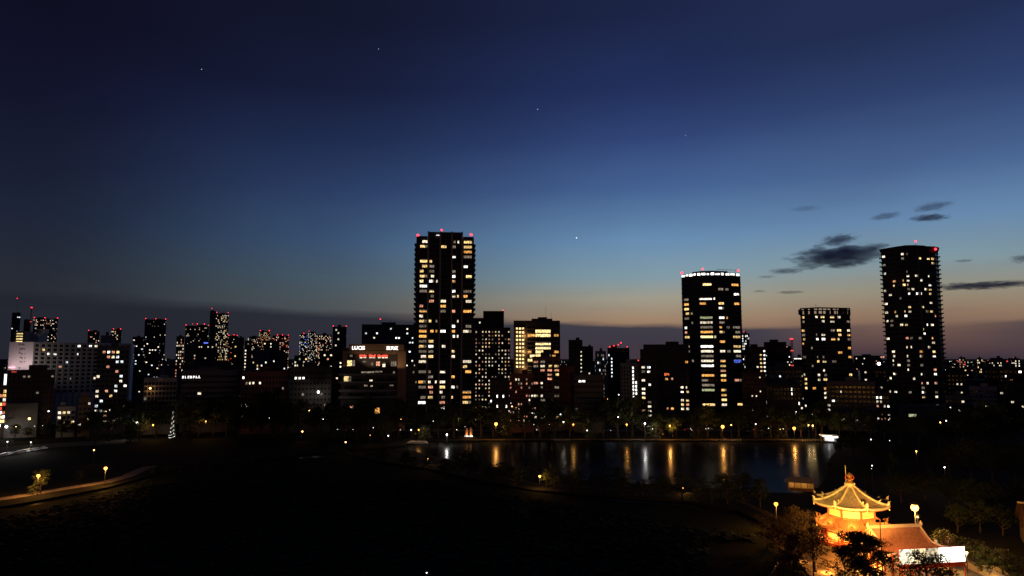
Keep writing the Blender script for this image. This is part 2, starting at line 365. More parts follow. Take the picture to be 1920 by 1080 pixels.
# ------------------------------------------------------------------ simple buildings
def frame_for(x0, x1, ytop, Y, face=1.0):
    a, c = P(x0, ytop, Y), P(x1, ytop, Y); xc = (a.x + c.x) / 2; th = atan2(xc, Y) * face
    return Vector((xc, Y, 0)), -th, (c.x - a.x) * cos(th), a.z
PAL = {'city': 'wwwwyycdd', 'warm': 'yyyowwdd', 'cool': 'ccwwWdd', 'office': 'WwwcYd', 'pink': 'ppwwyod'}
def building(name, label, x0, x1, ytop, Y, depth, mat, win=None, cat='building', face=1.0, lit=None, reds=(), zmin=5.0, roof=True, group=None, parapet=True, ledge=False):
    """win = (columns, floor height, width share, height share, lit share, palette, mode)"""
    loc, yaw, w, H = frame_for(x0, x1, ytop, Y, face)
    rnd = random.Random(hash((round(x0), round(x1), round(ytop))) & 0xffff)
    r = thing(name, label, cat, loc, yaw, group)
    box_part('wall', r, -w / 2, w / 2, 0, depth, 0, H, mat)
    if parapet:
        mm = MB()
        t = .35
        mm.box(-w / 2 - .05, w / 2 + .05, -.05, t, H, H + .9, mat); mm.box(-w / 2 - .05, w / 2 + .05, depth - t, depth + .05, H, H + .9, mat)
        mm.box(-w / 2 - .05, -w / 2 + t, t, depth - t, H, H + .9, mat); mm.box(w / 2 - t, w / 2 + .05, t, depth - t, H, H + .9, mat)
        mm.build('parapet', r)
    if roof and w > 6:
        mm = MB(); pw = w * rnd.uniform(.2, .4); px_ = rnd.uniform(-.2, .2) * w; ph = min(rnd.uniform(2.2, 4.2), H * .12 + 1)
        mm.box(px_ - pw / 2, px_ + pw / 2, depth * .3, depth * .75, H, H + ph, mat)
        mm.build('plant_room', r)
        mm = MB(); mm.tube([(px_ + pw * .2, depth * .5, H + ph), (px_ + pw * .2, depth * .5, H + ph + rnd.uniform(2, 5))], .07, metal_dark, 4); mm.build('antenna', r)
    if win:
        nc, fh, ws, hs, share, pal, mode = win
        if Y >= 1100: share *= .7; nc = int(nc * 1.8); fh *= .66
        nf = int((H - zmin - .6) / fh); side = []
        faces = [(Vector((-w / 2, 0, 0)), Vector((1, 0, 0)), w, nc)]
        if mode != 'i' and depth > 6:
            ns = max(2, int(nc * depth / w)); 
            if loc.x > 0: faces.append((Vector((-w / 2, depth, 0)), Vector((0, -1, 0)), depth, ns))
            else: faces.append((Vector((w / 2, 0, 0)), Vector((0, 1, 0)), depth, ns))
        stuff = MB()
        for fi, (o0, dx, fw, n) in enumerate(faces):
            cw = fw / n
            for i in range(nf):
                z = H - 1.2 - fh * (i + .5)
                for j in range(n):
                    key = None
                    if fi == 0 and lit is not None: key = lit.get((j, i))
                    if key is None and rnd.random() < share: key = rnd.choice(PAL.get(pal, pal))
                    u = (j + .5) * cw
                    if mode == 'i': put_window(r, (o0, dx), u, z, cw * ws, fh * hs, key, 1 if cw * ws < 3 else 2)
                    elif mode == 's': grid_quad(stuff, (o0, dx), u, z, cw * ws, fh * hs, LIT[key] if key else DARK)
        if stuff.v: tag(stuff.build('window_grid', r), kind='stuff')
        if ledge:
            mm = MB()
            for i in range(nf + 1): mm.box(-w / 2 - .15, w / 2 + .15, -.55, 0, H - 1.2 - fh * i - .18, H - 1.2 - fh * i + .12, mat)
            tag(mm.build('floor_ledge', r), kind='stuff')
    for (fxn, hh) in reds: red_light(r, -w / 2 + fxn * w, min(1.5, depth / 3), H + (.9 if parapet else 0), hh, max(.42, Y * .00045) * (.7 + .6 * rnd.random()))
    return r, w, H

# ------------------------------------------------------------------ the four towers
def tower_a():
    Y = 520.0; loc, yaw, w, H = frame_for(781, 889, 446, Y)
    r = thing('apartment_tower', 'tallest apartment tower, brown pilasters and many yellow lit windows', 'tower', loc, yaw)
    z0, z33 = P(835, 453, Y).z, P(835, 764, Y).z; fh = (z0 - z33) / 33
    box_part('wall', r, -w / 2, w / 2, .6, 34, 0, H, wall_dark)
    Hc = P(835, 435, Y).z
    box_part('crown_block', r, (.2 - .5) * w, (.8 - .5) * w, .3, 30, H, Hc, wall_dark)
    for u in (.207, .415, .616, .794):
        box_part('pilaster', r, (u - .5) * w - .55, (u - .5) * w + .55, -.9, .59, 0, Hc + .3, pilaster_m)
    for u in (.012, .988): box_part('corner_pilaster', r, (u - .5) * w - .35, (u - .5) * w + .35, -.3, .59, 0, H + .6, wall_dark)
    slab = MB(); slab.box(-w / 2 + .3, w / 2 - .3, -.5, .58, -.22, .22, slab_m); sm = slab.mesh('floor_slab')
    bal = MB(); bal.box(-.0, 1.5, 0, 9, -1.0, .1, slab_m); bal.box(.1, 1.4, .1, 8.9, .1, .12, slab_m); bm_ = bal.mesh('balcony')
    for i in range(35):
        z = z0 + fh / 2 - i * fh
        link('floor_slab', sm, r, (0, 0, z))
        for s in (-1, 1):
            if i < 34:
                o = link('balcony', bm_, r, (s * w / 2 + (0 if s > 0 else -1.5), 2.5, z - fh + .5)); link('balcony', bm_, r, (s * w / 2 + (0 if s > 0 else -1.5), 16, z - fh + .5))
    rows = ["w....dwy", "y..y.s.y", ".......o", ".....W.d", "yy......", "yd.....W", "yd...d..", "yw...W.Y", "YWw..o..", "W.......", "dY...W.d", ".d...wyo", ".p.w...w", "p..o....", "o..d.p.o", "w.......",
            "yyd...w.", "d....W.d", "oooW.o.w", "o....Ww.", "dy......", "yW.w....", "dd...y..", "wy...w..", "w......w", ".......y", "dd.w...o", ".d...o..", "owww....", "dp.y.Wd.", ".p.w...o", "dy.d.y.o", "W..p...y", "...W...."]
    us = [(.13, .148, 3), (.272, .10, 2), (.362, .04, 0), (.475, .11, 2), (.572, .04, 0), (.655, .07, 1), (.728, .04, 0), (.893, .165, 3)]
    fx = (Vector((-w / 2, .6, 0)), Vector((1, 0, 0)))
    for i, row in enumerate(rows):
        for (u, ww, mu), k in zip(us, row):
            if k == 's': k = 'd'
            put_window(r, fx, u * w, z0 - i * fh - .1, ww * w * .9 - .5, fh * .5, k, mu)
    mm = MB(); fz = H
    for s in (-1, 1):
        x0, x1 = sorted((s * w * .49, s * w * .31)); mm.box(x0, x1, .7, 1.0, H, H + 1.2, wall_dark)
    mm.build('parapet', r)
    red_light(r, -w / 2 + 1, 1.4, H, 1.2, .95); red_light(r, w / 2 - 2.2, 1.4, H + .2, 2.2, .95)
    red_light(r, -w * .065, 6, Hc, 2.0, .75)
    mm = MB(); mm.tube([(w * .12, 6, Hc), (w * .12, 6, Hc + 1.4)], .5, metal_dark, 6); mm.build('vent', r)
    for x, y in ((-.13 * w, -.2), (-.12 * w, -.2)):
        mm = MB(); mm.box(x - 1.2, x + 1.2, -.35, .2, H + 1.8, H + 2.1, sign_white); mm.build('strip_light', r); break
tower_a()

def poly_tower(name, label, pts, ytop, Y, back, mat):
    """pts: (pixel column, extra distance) along the visible front, left to right"""
    W_ = [P(px, ytop, Y) * ((Y + d) / Y) for px, d in pts]
    H = P(pts[0][0], ytop, Y).z
    root = Vector((sum(p.x for p in W_) / len(W_), Y, 0))
    loc = [Vector((p.x - root.x, Y + d - root.y, 0)) for p, (px, d) in zip(W_, pts)]
    out = Vector((root.x, root.y, 0)).normalized() * back
    foot = loc + [loc[-1] + out * .8, loc[0] + out * .8]
    r = thing(name, label, 'tower', root)
    fp = [(p.x, p.y) for p in foot]
    m = MB(); m.prism(fp, 0, H, mat); m.build('wall', r)
    faces = []
    for a, c in zip(loc[:-1], loc[1:]): faces.append(((a, (c - a).normalized()), (c - a).length))
    return r, H, loc, fp, faces
def ring_slabs(r, fp, zs, grow, th, mat, name='floor_slab'):
    cx = sum(x for x, y in fp) / len(fp); cy_ = sum(y for x, y in fp) / len(fp)
    def out(g): return [(cx + (x - cx) * (1 + g / hypot(x - cx, y - cy_)), cy_ + (y - cy_) * (1 + g / hypot(x - cx, y - cy_))) for x, y in fp]
    mm = MB(); mm.prism(out(grow), -th / 2, th / 2, mat, True); me = mm.mesh(name)
    for z in zs: link(name, me, r, (0, 0, z))

def tower_b():
    Y = 570.0
    r, H, loc, fp, faces = poly_tower('crowned_tower', 'dark apartment tower with a glowing white crown band round its roof', [(1277.5, 17), (1306, 3), (1340, 0), (1388, 6)], 516, Y, 30, wall_dark)
    zs0 = P(1330, 533, Y).z; z25 = P(1330, 759, Y).z; fh = (zs0 - z25) / 25
    rows = ["..Y...o", "....dd.", "......W", "d.Ww...", "o.o.y.o", "y...W..", "yd.....", "d.g.Wo.", ".dw.d..", "W.d.odd", "p.o.y.d", "y.Yw..y", "....o..", "d.W...y", "d.w.wdw", "..d...d", ".dw.o.b", "..W.y..", "....p..", "..o.y..", "..d.o.p", "..d....", "..g.o..", "....o..", "....y..", "..y.w.y"]
    cols = [(0, .3, .33, 1), (0, .63, .14, 0), (1, .47, .74, 4), (1, .93, .1, 0), (2, .22, .22, 1), (2, .46, .14, 1), (2, .78, .3, 2)]
    for i, row in enumerate(rows):
        for (fi, u, ww, mu), k in zip(cols, row):
            fx, L_ = faces[fi]; put_window(r, fx, u * L_, zs0 - fh * i, L_ * ww * .9, fh * .46, k, mu)
    ring_slabs(r, fp, [zs0 + fh * (.5 - i) for i in range(0, 27)], .3, .35, slab_m)
    for fi in range(3):                       # the crown: a row of lit panels between dark posts under a thin lid
        fx, L_ = faces[fi]; n = (4, 4, 5)[fi]; nrm = Vector((fx[1].y, -fx[1].x, 0))
        for j in range(n):
            mm = MB(); grid_quad(mm, fx, (j + .5) * L_ / n, H + 1.0 + .2 * (j % 2), L_ / n * (.8, .62, .86, .5, .74)[(j + fi) % 5], (1.7, 1.3, 1.9)[(j + 2 * fi) % 3], LIT['W'] if (j + fi) % 3 else sign_white, .12)
            mm.build('crown_light', r)
    cx = sum(x for x, y in fp) / len(fp); cyy = sum(y for x, y in fp) / len(fp)
    m = MB(); m.prism([(cx + (x - cx) * .985, cyy + (y - cyy) * .985) for x, y in fp], H, H + 2.4, wall_dark); m.build('crown_wall', r)
    m = MB(); m.prism([(cx + (x - cx) * .6, cyy + (y - cyy) * .6) for x, y in fp], H + 2.4, H + 4.6, wall_pale); m.build('roof_house', r)
    mm = MB(); a, c = loc[2], loc[3]
    for t in (.15, .5, .85):
        q = a.lerp(c, t); mm.tube([(q.x, q.y + 3, H + 2.4), (q.x, q.y + 3, H + 5)], .12, metal_dark, 5)
    mm.tube([(*(a.lerp(c, .1)).xy, H + 5.0), (*(a.lerp(c, .9)).xy, H + 4.8)], .15, metal_dark, 5); mm.build('roof_rail', r)
    for q, h in ((loc[0] + Vector((1, 2, 0)), 2.6), (loc[3] + Vector((-1, 2, 0)), 3.2)): red_light(r, q.x, q.y, H + 2, h - 1, .9)
    red_light(r, loc[1].x + 7, loc[1].y + 6, H + 4.6, 1.2, .8)
tower_b()

def tower_c():
    Y = 520.0
    r, H, loc, fp, faces = poly_tower('square_tower', 'boxy dark apartment tower with an open frame screen around its roof', [(1500.5, 10), (1534, 0), (1593.5, 7)], 588, Y, 28, wall_dark)
    z0 = P(1540, 594, Y).z; z17 = P(1540, 737, Y).z; fh = (z0 - z17) / 17
    rows = ["y.wyyw.", "d..ww.d", ".......", "o...dyw", "d.dw.yo", "y.WWoyd", "o......", ".d....o", ".....o.", "d.dd..o", "..yyd..", ".d.....", "...w...", "g.wd..y", "y.wy...", "y......", "yo.o...", "...w...", "...w...", ".......", "w.....w"]
    cols = [(0, .14, .2), (0, .62, .2), (0, .9, .14), (1, .13, .13), (1, .43, .15), (1, .63, .15), (1, .93, .1)]
    for i, row in enumerate(rows):
        for (fi, u, ww), k in zip(cols, row):
            fx, L_ = faces[fi]; put_window(r, fx, u * L_, z0 - fh * i, L_ * ww * .85, fh * .48, k, 1)
    ring_slabs(r, fp, [z0 + fh * (.5 - i) for i in range(0, 21)], .35, .4, slab_m)
    Ht = P(1540, 576, Y).z                    # the screen: posts and a top rail with the sky behind
    n = len(fp)
    for e in range(n):
        a, c = Vector((*fp[e], 0)), Vector((*fp[(e + 1) % n], 0)); L_ = (c - a).length; k = max(3, int(L_ / 4))
        mm = MB(); d = (c - a).normalized(); nn = Vector((d.y, -d.x, 0)) * .25
        q = [a + nn, c + nn, c - nn, a - nn]; mm.prism([(v.x, v.y) for v in q], Ht - .9, Ht, wall_dark, True); mm.build('screen_rail', r)
        rnd = random.Random(e)
        for j in range(k + 1):
            p = a + d * (L_ * j / k); wd = rnd.choice((.3, .3, .9, 1.6)) if 0 < j < k else .45
            mm = MB(); mm.box(p.x - wd, p.x + wd, p.y - .2, p.y + .2, H, Ht - .9, wall_dark); mm.build('screen_post', r)
    mm = MB(); mm.tube([(loc[1].x + 2, 8, H), (loc[1].x + 2, 8, Ht + 3.2)], .1, metal_dark, 5); mm.build('antenna', r)
tower_c()

def tower_d():
    Y = 540.0
    r, H, loc, fp, faces = poly_tower('rounded_tower', 'tall dark tower with a faceted front, balconies and an overhanging roof slab', [(1651.5, 17), (1687, 1.5), (1719, 0), (1751, 4), (1757.5, 9)], 463, Y, 30, wall_dark)
    z0 = P(1719, 476, Y).z; z33 = P(1719, 770, Y).z; fh = 294 / 8.45; nf = int(round(fh)); fh = (z0 - z33) / nf
    pts = '''1656,480w 1657,489d 1690,471w 1703,478d 1691,484d 1727,485y 1739,485Y 1746,485y 1752,495y 1657,510W 1698,512d 1703,521w 1717,520w 1739,521w 1680,530o 1691,529o 1705,529w 1727,529w 1658,541w 1676,538w 1681,538y 1692,538Y 1700,538p 1741,537W 1704,545d 1713,546w 1733,545w 1742,546y 1665,549w 1705,555W 1719,555W 1728,555W 1743,555y 1660,567w 1690,563d 1744,572w 1706,580y 1730,580y 1736,588d 1745,589y 1661,590w 1683,589o 1694,589y 1701,589o 1707,589w 1684,597w 1695,597W 1749,597p 1661,606w 1671,605d 1670,613d 1685,613w 1696,613y 1734,613W 1745,613w 1734,621y 1734,629W 1664,637w 1697,637p 1704,637d 1722,637d 1749,638o 1747,646w 1697,653w 1705,653w 1737,653w 1674,660w 1722,661o 1751,662y 1723,670w 1752,671W 1674,668w 1702,672w 1675,677w 1701,681d 1673,685d 1688,686w 1700,687d 1723,686d 1700,694w 1752,695p 1725,703w 1752,703W 1675,701w 1667,709w 1710,711w 1726,720p 1753,720p 1737,720w 1726,728d 1726,737W 1753,737d 1726,745y 1753,746w 1665,734w 1676,736W 1703,736d 1729,762p 1753,763w 1728,770o 1753,771o 1704,770W 1713,770W 1694,769w'''.split()
    ncol = (4, 4, 4, 1); lit = {}
    import re
    for t in pts:
        px, py, k = re.match(r'(\d+),(\d+)(\w)', t).groups(); px, py = int(px), int(py)
        row = max(0, min(nf, round((py - 476) / 8.45 - .0)))
        shift = (py - 470) * .047; q = px - shift
        b_ = [1651.5, 1687, 1719, 1751, 1757.5]
        for fi in range(4):
            if q <= b_[fi + 1] or fi == 3: break
        j = min(ncol[fi] - 1, max(0, int((q - b_[fi]) / (b_[fi + 1] - b_[fi]) * ncol[fi])))
        lit[(fi, j, row)] = k
    stuff = MB()
    for fi, (fx, L_) in enumerate(faces):
        for j in range(ncol[fi]):
            for i in range(nf + 1):
                cw = L_ / ncol[fi]; k = lit.get((fi, j, i))
                if k: put_window(r, fx, (j + .5) * cw, z0 - fh * i, cw * .6, fh * .46, k, 1)
                else: grid_quad(stuff, fx, (j + .5) * cw, z0 - fh * i, cw * .6, fh * .5, DARK)
    tag(stuff.build('window_grid', r), kind='stuff')
    ring_slabs(r, fp, [z0 + fh * (.5 - i) for i in range(nf + 2)], .45, .4, slab_m)
    bal = MB(); bal.box(-.3, 1.35, -.9, 1.0, -.15, .8, slab_m); bme = bal.mesh('balcony')
    a = loc[0]
    for i in range(nf + 1):
        o = link('balcony', bme, r, (a.x - .3, a.y + .2, z0 - fh * i - fh * .4)); o.rotation_euler = (0, 0, -.45 + pi)
        o = link('balcony', bme, r, (loc[-1].x + .2, loc[-1].y, z0 - fh * i - fh * .4)); o.rotation_euler = (0, 0, -.6)
    ring_slabs(r, fp, [H + .4], 1.3, .9, wall_dark, 'roof_slab')
    m = MB(); cx = sum(x for x, y in fp) / len(fp); cyy = sum(y for x, y in fp) / len(fp)
    m.prism([(cx + (x - cx) * .55, cyy + (y - cyy) * .55) for x, y in fp], H + .8, H + 2.6, wall_dark); m.build('roof_house', r)
    u = MB(); u.box(loc[2].x - .6, loc[2].x + .6, loc[2].y - 1.2, loc[2].y, 0, H - 2, slab_m); u.build('fin', r)
    red_light(r, cx * .5, 6, H + 1, 4.0, .7); red_light(r, loc[-2].x + 1, loc[-2].y - .5, H - 2.2, .4, .9)
    # low podium of balconies at the foot
    box_part('podium', r, loc[0].x - 4, loc[2].x + 24, -6, -1.6, 0, 9.5, wall_grey)
    mm = MB()
    for i in range(3): mm.box(loc[0].x - 4.3, loc[2].x + 24.3, -6.8, -6, 2.6 + i * 3, 3.2 + i * 3, wall_pale)
    tag(mm.build('podium_ledge', r), kind='stuff')
tower_d()

# ------------------------------------------------------------------ lettering
def text_part(name, parent, body, size, loc, rot, mat, depth=.08):
    c = D.curves.new('lettering', 'FONT'); c.body = body; c.size = size; c.extrude = depth; c.align_x = 'LEFT'; c.resolution_u = 2; c.offset = .012 * size
    o = D.objects.new('lettering_source', c); COL.objects.link(o)
    dg = bpy.context.evaluated_depsgraph_get(); me = D.meshes.new_from_object(o.evaluated_get(dg)); D.objects.remove(o)
    me.materials.clear(); me.materials.append(mat)
    q = link(name, me, parent, loc); q.rotation_euler = rot; return q

# ------------------------------------------------------------------ restaurant block with a frame-shaped front
def lamp_light(parent, loc, power, col, r=.3, spot=None, target=None, name='lamp_light'):
    l = D.lights.new(name, 'SPOT' if spot else 'POINT'); l.energy = power; l.color = col; l.shadow_soft_size = r
    o = D.objects.new(name, l); COL.objects.link(o); o.parent = parent; o.location = loc
    if spot:
        l.spot_size = radians(spot); l.spot_blend = .5
        o.rotation_euler = (Vector(target) - Vector(loc)).to_track_quat('-Z', 'Y').to_euler()
    return o
def restaurant():
    Y = 440.0; loc, yaw, w, H = frame_for(641, 761, 645, Y, .6)
    r = thing('restaurant_building', 'broad block with a lit tan frame front and white roof lettering', 'building', loc, yaw)
    s = w / 120.0                                              # metres per pixel column
    z = lambda py: P(700, py, Y).z
    x = lambda px: (px - 701) * s
    box_part('wall', r, x(641), x(760), 2.4, 26, 0, H - 2.5, wall_dark)
    box_part('top_band', r, x(655), x(747), -.2, 2.39, z(657), H, wall_tan)
    box_part('top_band', r, x(747), x(757), -.1, 2.39, z(657), H - .3, wall_tan)
    box_part('side_pier', r, x(746), x(761), .2, 2.3, 0, z(658), wall_tan)
    box_part('lower_band', r, x(644), x(745.5), .2, 2.3, z(664), z(658), wall_tan)
    box_part('side_pier', r, x(644), x(652), .25, 2.3, z(688), z(664.4), wall_tan)
    for py, t in ((701.5, .5), (716, .35), (731.5, .6), (744, .6)):
        box_part('floor_band', r, x(638), x(745), -.3, 2.3, z(py + 1) - t, z(py - 1), wall_grey)
    text_part('lettering', r, 'LUCIS', 3.1, (x(660.5), -.28, z(655.5)), (pi / 2, 0, 0), emit('letter_white', (1, .97, .95), 2.6))
    text_part('lettering', r, '東天紅', 2.5, (x(724.2), -.28, z(655.4)), (pi / 2, 0, 0), MATS['letter_white'])
    fx = (Vector((0, 2.4, 0)), Vector((1, 0, 0)))
    def win(px, py, wp, hp, k, mu=2): put_window(r, fx, x(px), z(py), wp * s, hp * s, k, mu)
    for px in (661,): win(px, 667, 9, 4, 'd')
    rnd = random.Random(3)
    for i, px in enumerate((677, 684, 695, 701, 711, 718, 724)):
        mm = MB()
        for q in range(5):
            a = x(px - 3 + q * 1.3); mm.box(a, a + .3, 1.9, 2.3, z(669 + rnd.uniform(-1, 1)), z(665 + rnd.uniform(-.6, 1)), sign_red)
        for q in range(2):
            a = x(px - 2 + q * 2.4); mm.box(a, a + .7, 2.0, 2.35, z(671.5), z(669.7), LIT['w'])
        mm.build('restaurant_lamp_strip', r)
    win(658.5, 681, 15, 10.5, 'Y', 3); win(653, 711, 13, 11, 'Y', 3)
    for px, py, wp, hp, k in ((684, 678, 7, 3, 'd'), (698, 682, 3, 6, 'd'), (709, 682, 7, 8, 'p'), (720, 684, 5, 8, 'w'), (738, 682, 10, 9, 'd'), (690, 698, 24, 3, 'd'), (710, 697, 14, 3, 'd'), (738, 699, 5, 5, 'd'), (695, 714, 8, 4, 'w'), (687, 723, 6, 3, 'd'), (698, 724, 4, 2.4, 'w'), (735, 723, 7, 2.6, 'd'), (673, 714, 16, 7, '.'), (715, 714, 16, 7, '.'), (735, 712, 12, 7, '.'), (660, 726, 24, 6, '.'), (715, 726, 12, 6, '.'), (670, 740, 30, 5, '.'), (710, 740, 30, 5, '.')): win(px, py, wp, hp, k)
    win(709, 770, 9, 11, 'o', 2); win(659.5, 764, 10, 5, 'p', 2)
    f = box_part('floodlight', r, x(700) - .5, x(700) + .5, -4.2, -3.6, z(702.8), z(701.6), metal_dark)  # this fixture and the two spots below are added to brighten the front
    lamp_light(r, (x(690), -7, z(690)), 1500, (1, .68, .4), .4, 120, (x(700), 0, H - 3), 'added_facade_flood')
    lamp_light(r, (x(740), -7, z(690)), 1100, (1, .68, .4), .4, 110, (x(752), 0, H - 6), 'added_facade_flood')
restaurant()

# ------------------------------------------------------------------ block with glowing stair bays and yellow office bands
def office_block():
    Y = 520.0; loc, yaw, w, H = frame_for(963, 1050, 601, Y, .5); s = w / 87.0
    z = lambda py: P(1006, py, Y).z
    x = lambda px: (px - 1006.5) * s
    r = thing('office_building', 'dark office block with wide yellow window bands and a glowing stair bay', 'building', loc, yaw)
    box_part('wall', r, x(963), x(1050), .5, 24, 0, H, wall_dark)
    box_part('stair_wall', r, x(963), x(985), -.3, .49, 0, H - 5, wall_tan)
    box_part('upper_block', r, x(997), x(1036), 3, 18, H, z(597), wall_dark); box_part('plant_room', r, x(1009), x(1026), 4, 14, z(597), z(594), wall_dark)
    mm = MB()
    for px, py in ((1024, 573), (1034, 585)): mm.tube([(x(px), 6, z(597)), (x(px), 6, z(py))], .09, metal_dark, 4)
    mm.build('antenna', r)
    fx = (Vector((0, .5, 0)), Vector((1, 0, 0))); fs = (Vector((0, -.3, 0)), Vector((1, 0, 0)))
    for i in range(11):
        for px in (969.5, 975.2, 980.8): put_window(r, fs, x(px), z(616 + i * 7.15), 3.6 * s, 3.6 * s, 'Y', 0)
    for i, (a, c_, e) in enumerate((('.', 'Y', '.'), ('o', 'Y', 'o'), ('.', '.', '.'), ('.', 'Y', '.'), ('.', 'Y', '.'), ('o', 'Y', 'o'), ('Y', 'Y', 'o'), ('Y', '.', 'Y'), ('.', '.', '.'), ('.', '.', '.'))):
        py = 621 + i * 7.75
        put_window(r, fx, x(996), z(py), 13 * s, 4.6 * s, a, 2); put_window(r, fx, x(1018), z(py), 28 * s, 5.4 * s, c_, 6); put_window(r, fx, x(1041), z(py), 12 * s, 4.2 * s, e, 2)
    mm = MB()
    for i in range(11): mm.box(x(988), x(1049), -.2, .5, z(617 + i * 7.75) - .3, z(617 + i * 7.75) + .3, slab_m)
    tag(mm.build('floor_ledge', r), kind='stuff')
    for py in (630, 660, 690):
        box_part('gallery_lamp', r, x(985.6), x(986.6), -1.3, -.9, z(py + 1), z(py), LIT['Y'])
        lamp_light(r, (x(986), -2.6, z(py)), 420, (1, .62, .25), .3, name='gallery_light')
    return r
office_block()

# ------------------------------------------------------------------ long pale hotel with a floodlit end wall
def hotel():
    Y = 470.0
    a, c, e = P(14, 641, Y), P(64, 641, Y), P(245, 652, 520)
    H = a.z; root = Vector((c.x, Y, 0))
    r = thing('hotel_building', 'long pale hotel slab, its blank white end wall floodlit pink', 'building', root)
    A, Cc, E_ = Vector((a.x - c.x, 2, 0)), Vector((0, 0, 0)), Vector((e.x - c.x, 520 - Y, 0))
    m = MB(); m.prism([(A.x, A.y), (0, 0), (E_.x, E_.y), (E_.x - 6, E_.y + 16), (A.x + 4, A.y + 18)], 0, H, wall_white); m.build('wall', r)
    d = (E_ - Cc).normalized(); L_ = (E_ - Cc).length; fx = (Cc, d); nn = Vector((d.y, -d.x, 0))
    rnd = random.Random(8); n, nf = 17, 12; cw = L_ / n
    lit = {(1, 1): 'y', (2, 2): 'W', (3, 2): 'W', (7, 0): 'W', (9, 0): 'W', (10, 0): 'w', (7, 2): 'W', (5, 4): 'c', (4, 5): 'p', (12, 4): 'w', (13, 7): 'W', (10, 8): 'w', (11, 9): 'c', (6, 8): 'd', (15, 6): 'w'}
    for i in range(nf):
        for j in range(n):
            put_window(r, fx, (j + .5) * cw, H - 2.4 - i * 2.85, cw * .5, 1.35, lit.get((j, i), '.'), 1)
    pil = MB(); pil.box(-.2, .2, -.55, .05, 2, H - .3, wall_pale); pm = pil.mesh('pilaster')
    led = MB(); led.box(0, L_, -.4, .05, -.14, .14, wall_pale); lm = led.mesh('ledge')
    for j in range(n + 1):
        o = link('pilaster', pm, r, tuple(Cc + d * (j * cw))); o.rotation_euler = (0, 0, atan2(d.y, d.x))
    for i in range(nf + 1):
        o = link('ledge', lm, r, (Cc.x, Cc.y, H - .9 - i * 2.85)); o.rotation_euler = (0, 0, atan2(d.y, d.x))
    mm = MB(); r2 = random.Random(4)                          # little square vents up the end wall
    for i in range(5):
        for k in range(3):
            px = 36 + k * 4.5 + r2.uniform(-1.5, 1.5); py = 647 + i * 8 + r2.uniform(-1, 1); p = P(px, py, Y) - root
            mm.box(p.x - .25, p.x + .25, .25, 1.8, p.z - .25, p.z + .25, metal_dark)
    mm.build('wall_vent', r)
    s = .36
    box_part('roof_house', r, P(45, 641, Y).x - c.x, P(61, 641, Y).x - c.x, 6, 15, H, P(50, 624, Y).z, wall_pale)
    box_part('roof_house', r, P(51, 641, Y).x - c.x, P(65, 641, Y).x - c.x, 8, 14, P(50, 624, Y).z, P(50, 616, Y).z, wall_pale)
    st = thing('stair_building', 'narrow block with four glowing orange landings behind the hotel', 'building', P(36, 640, Y + 60) * 1)
    st.location.z = 0; zt = P(36, 621, Y + 60).z
    box_part('wall', st, -4, 4, 0, 10, 0, zt, wall_grey)
    for i in range(4): box_part('landing_light', st, -2.2, 2.4, -.3, -.05, zt - 1.6 - i * 2.0 - .7, zt - 1.6 - i * 2.0 + .1, LIT['Y'])
    # added floodlights on short posts brighten the end wall
    for px in (24, 54):
        p = P(px, 690, Y) - root
        mm = MB(); mm.tube([(p.x, -9, p.z - 5), (p.x, -9, p.z)], .1, metal_dark, 5); mm.box(p.x - .4, p.x + .4, -9.3, -8.7, p.z, p.z + .5, metal_dark); mm.build('floodlight', r)
        lamp_light(r, (p.x, -8.3, p.z + .8), 1900, (1, .72, .74), .3, 130, (p.x + (1 if px < 40 else -1), 1, H - 9), 'added_wall_flood')
    lamp_light(r, (14, -16, H - 16), 1900, (1, .82, .72), .4, 110, (12, 3, H - 8), 'added_wall_flood')
    box_part('floodlight', r, 13.6, 14.4, -17, -16.4, H - 16.6, H - 16.1, metal_dark); box_part('added_flood_post', r, 13.9, 14.1, -16.8, -16.6, 0, H - 16.6, metal_dark)  # added post and floodlight brighten the long facade
    sg = MB(); p = P(21, 689, Y) - root; sg.box(p.x - 1.7, p.x + 1.7, -.2, 1.9, p.z - .55, p.z + .5, emit('sign_pink', (1, .5, .6), 1.6)); sg.build('pink_sign', r)
hotel()

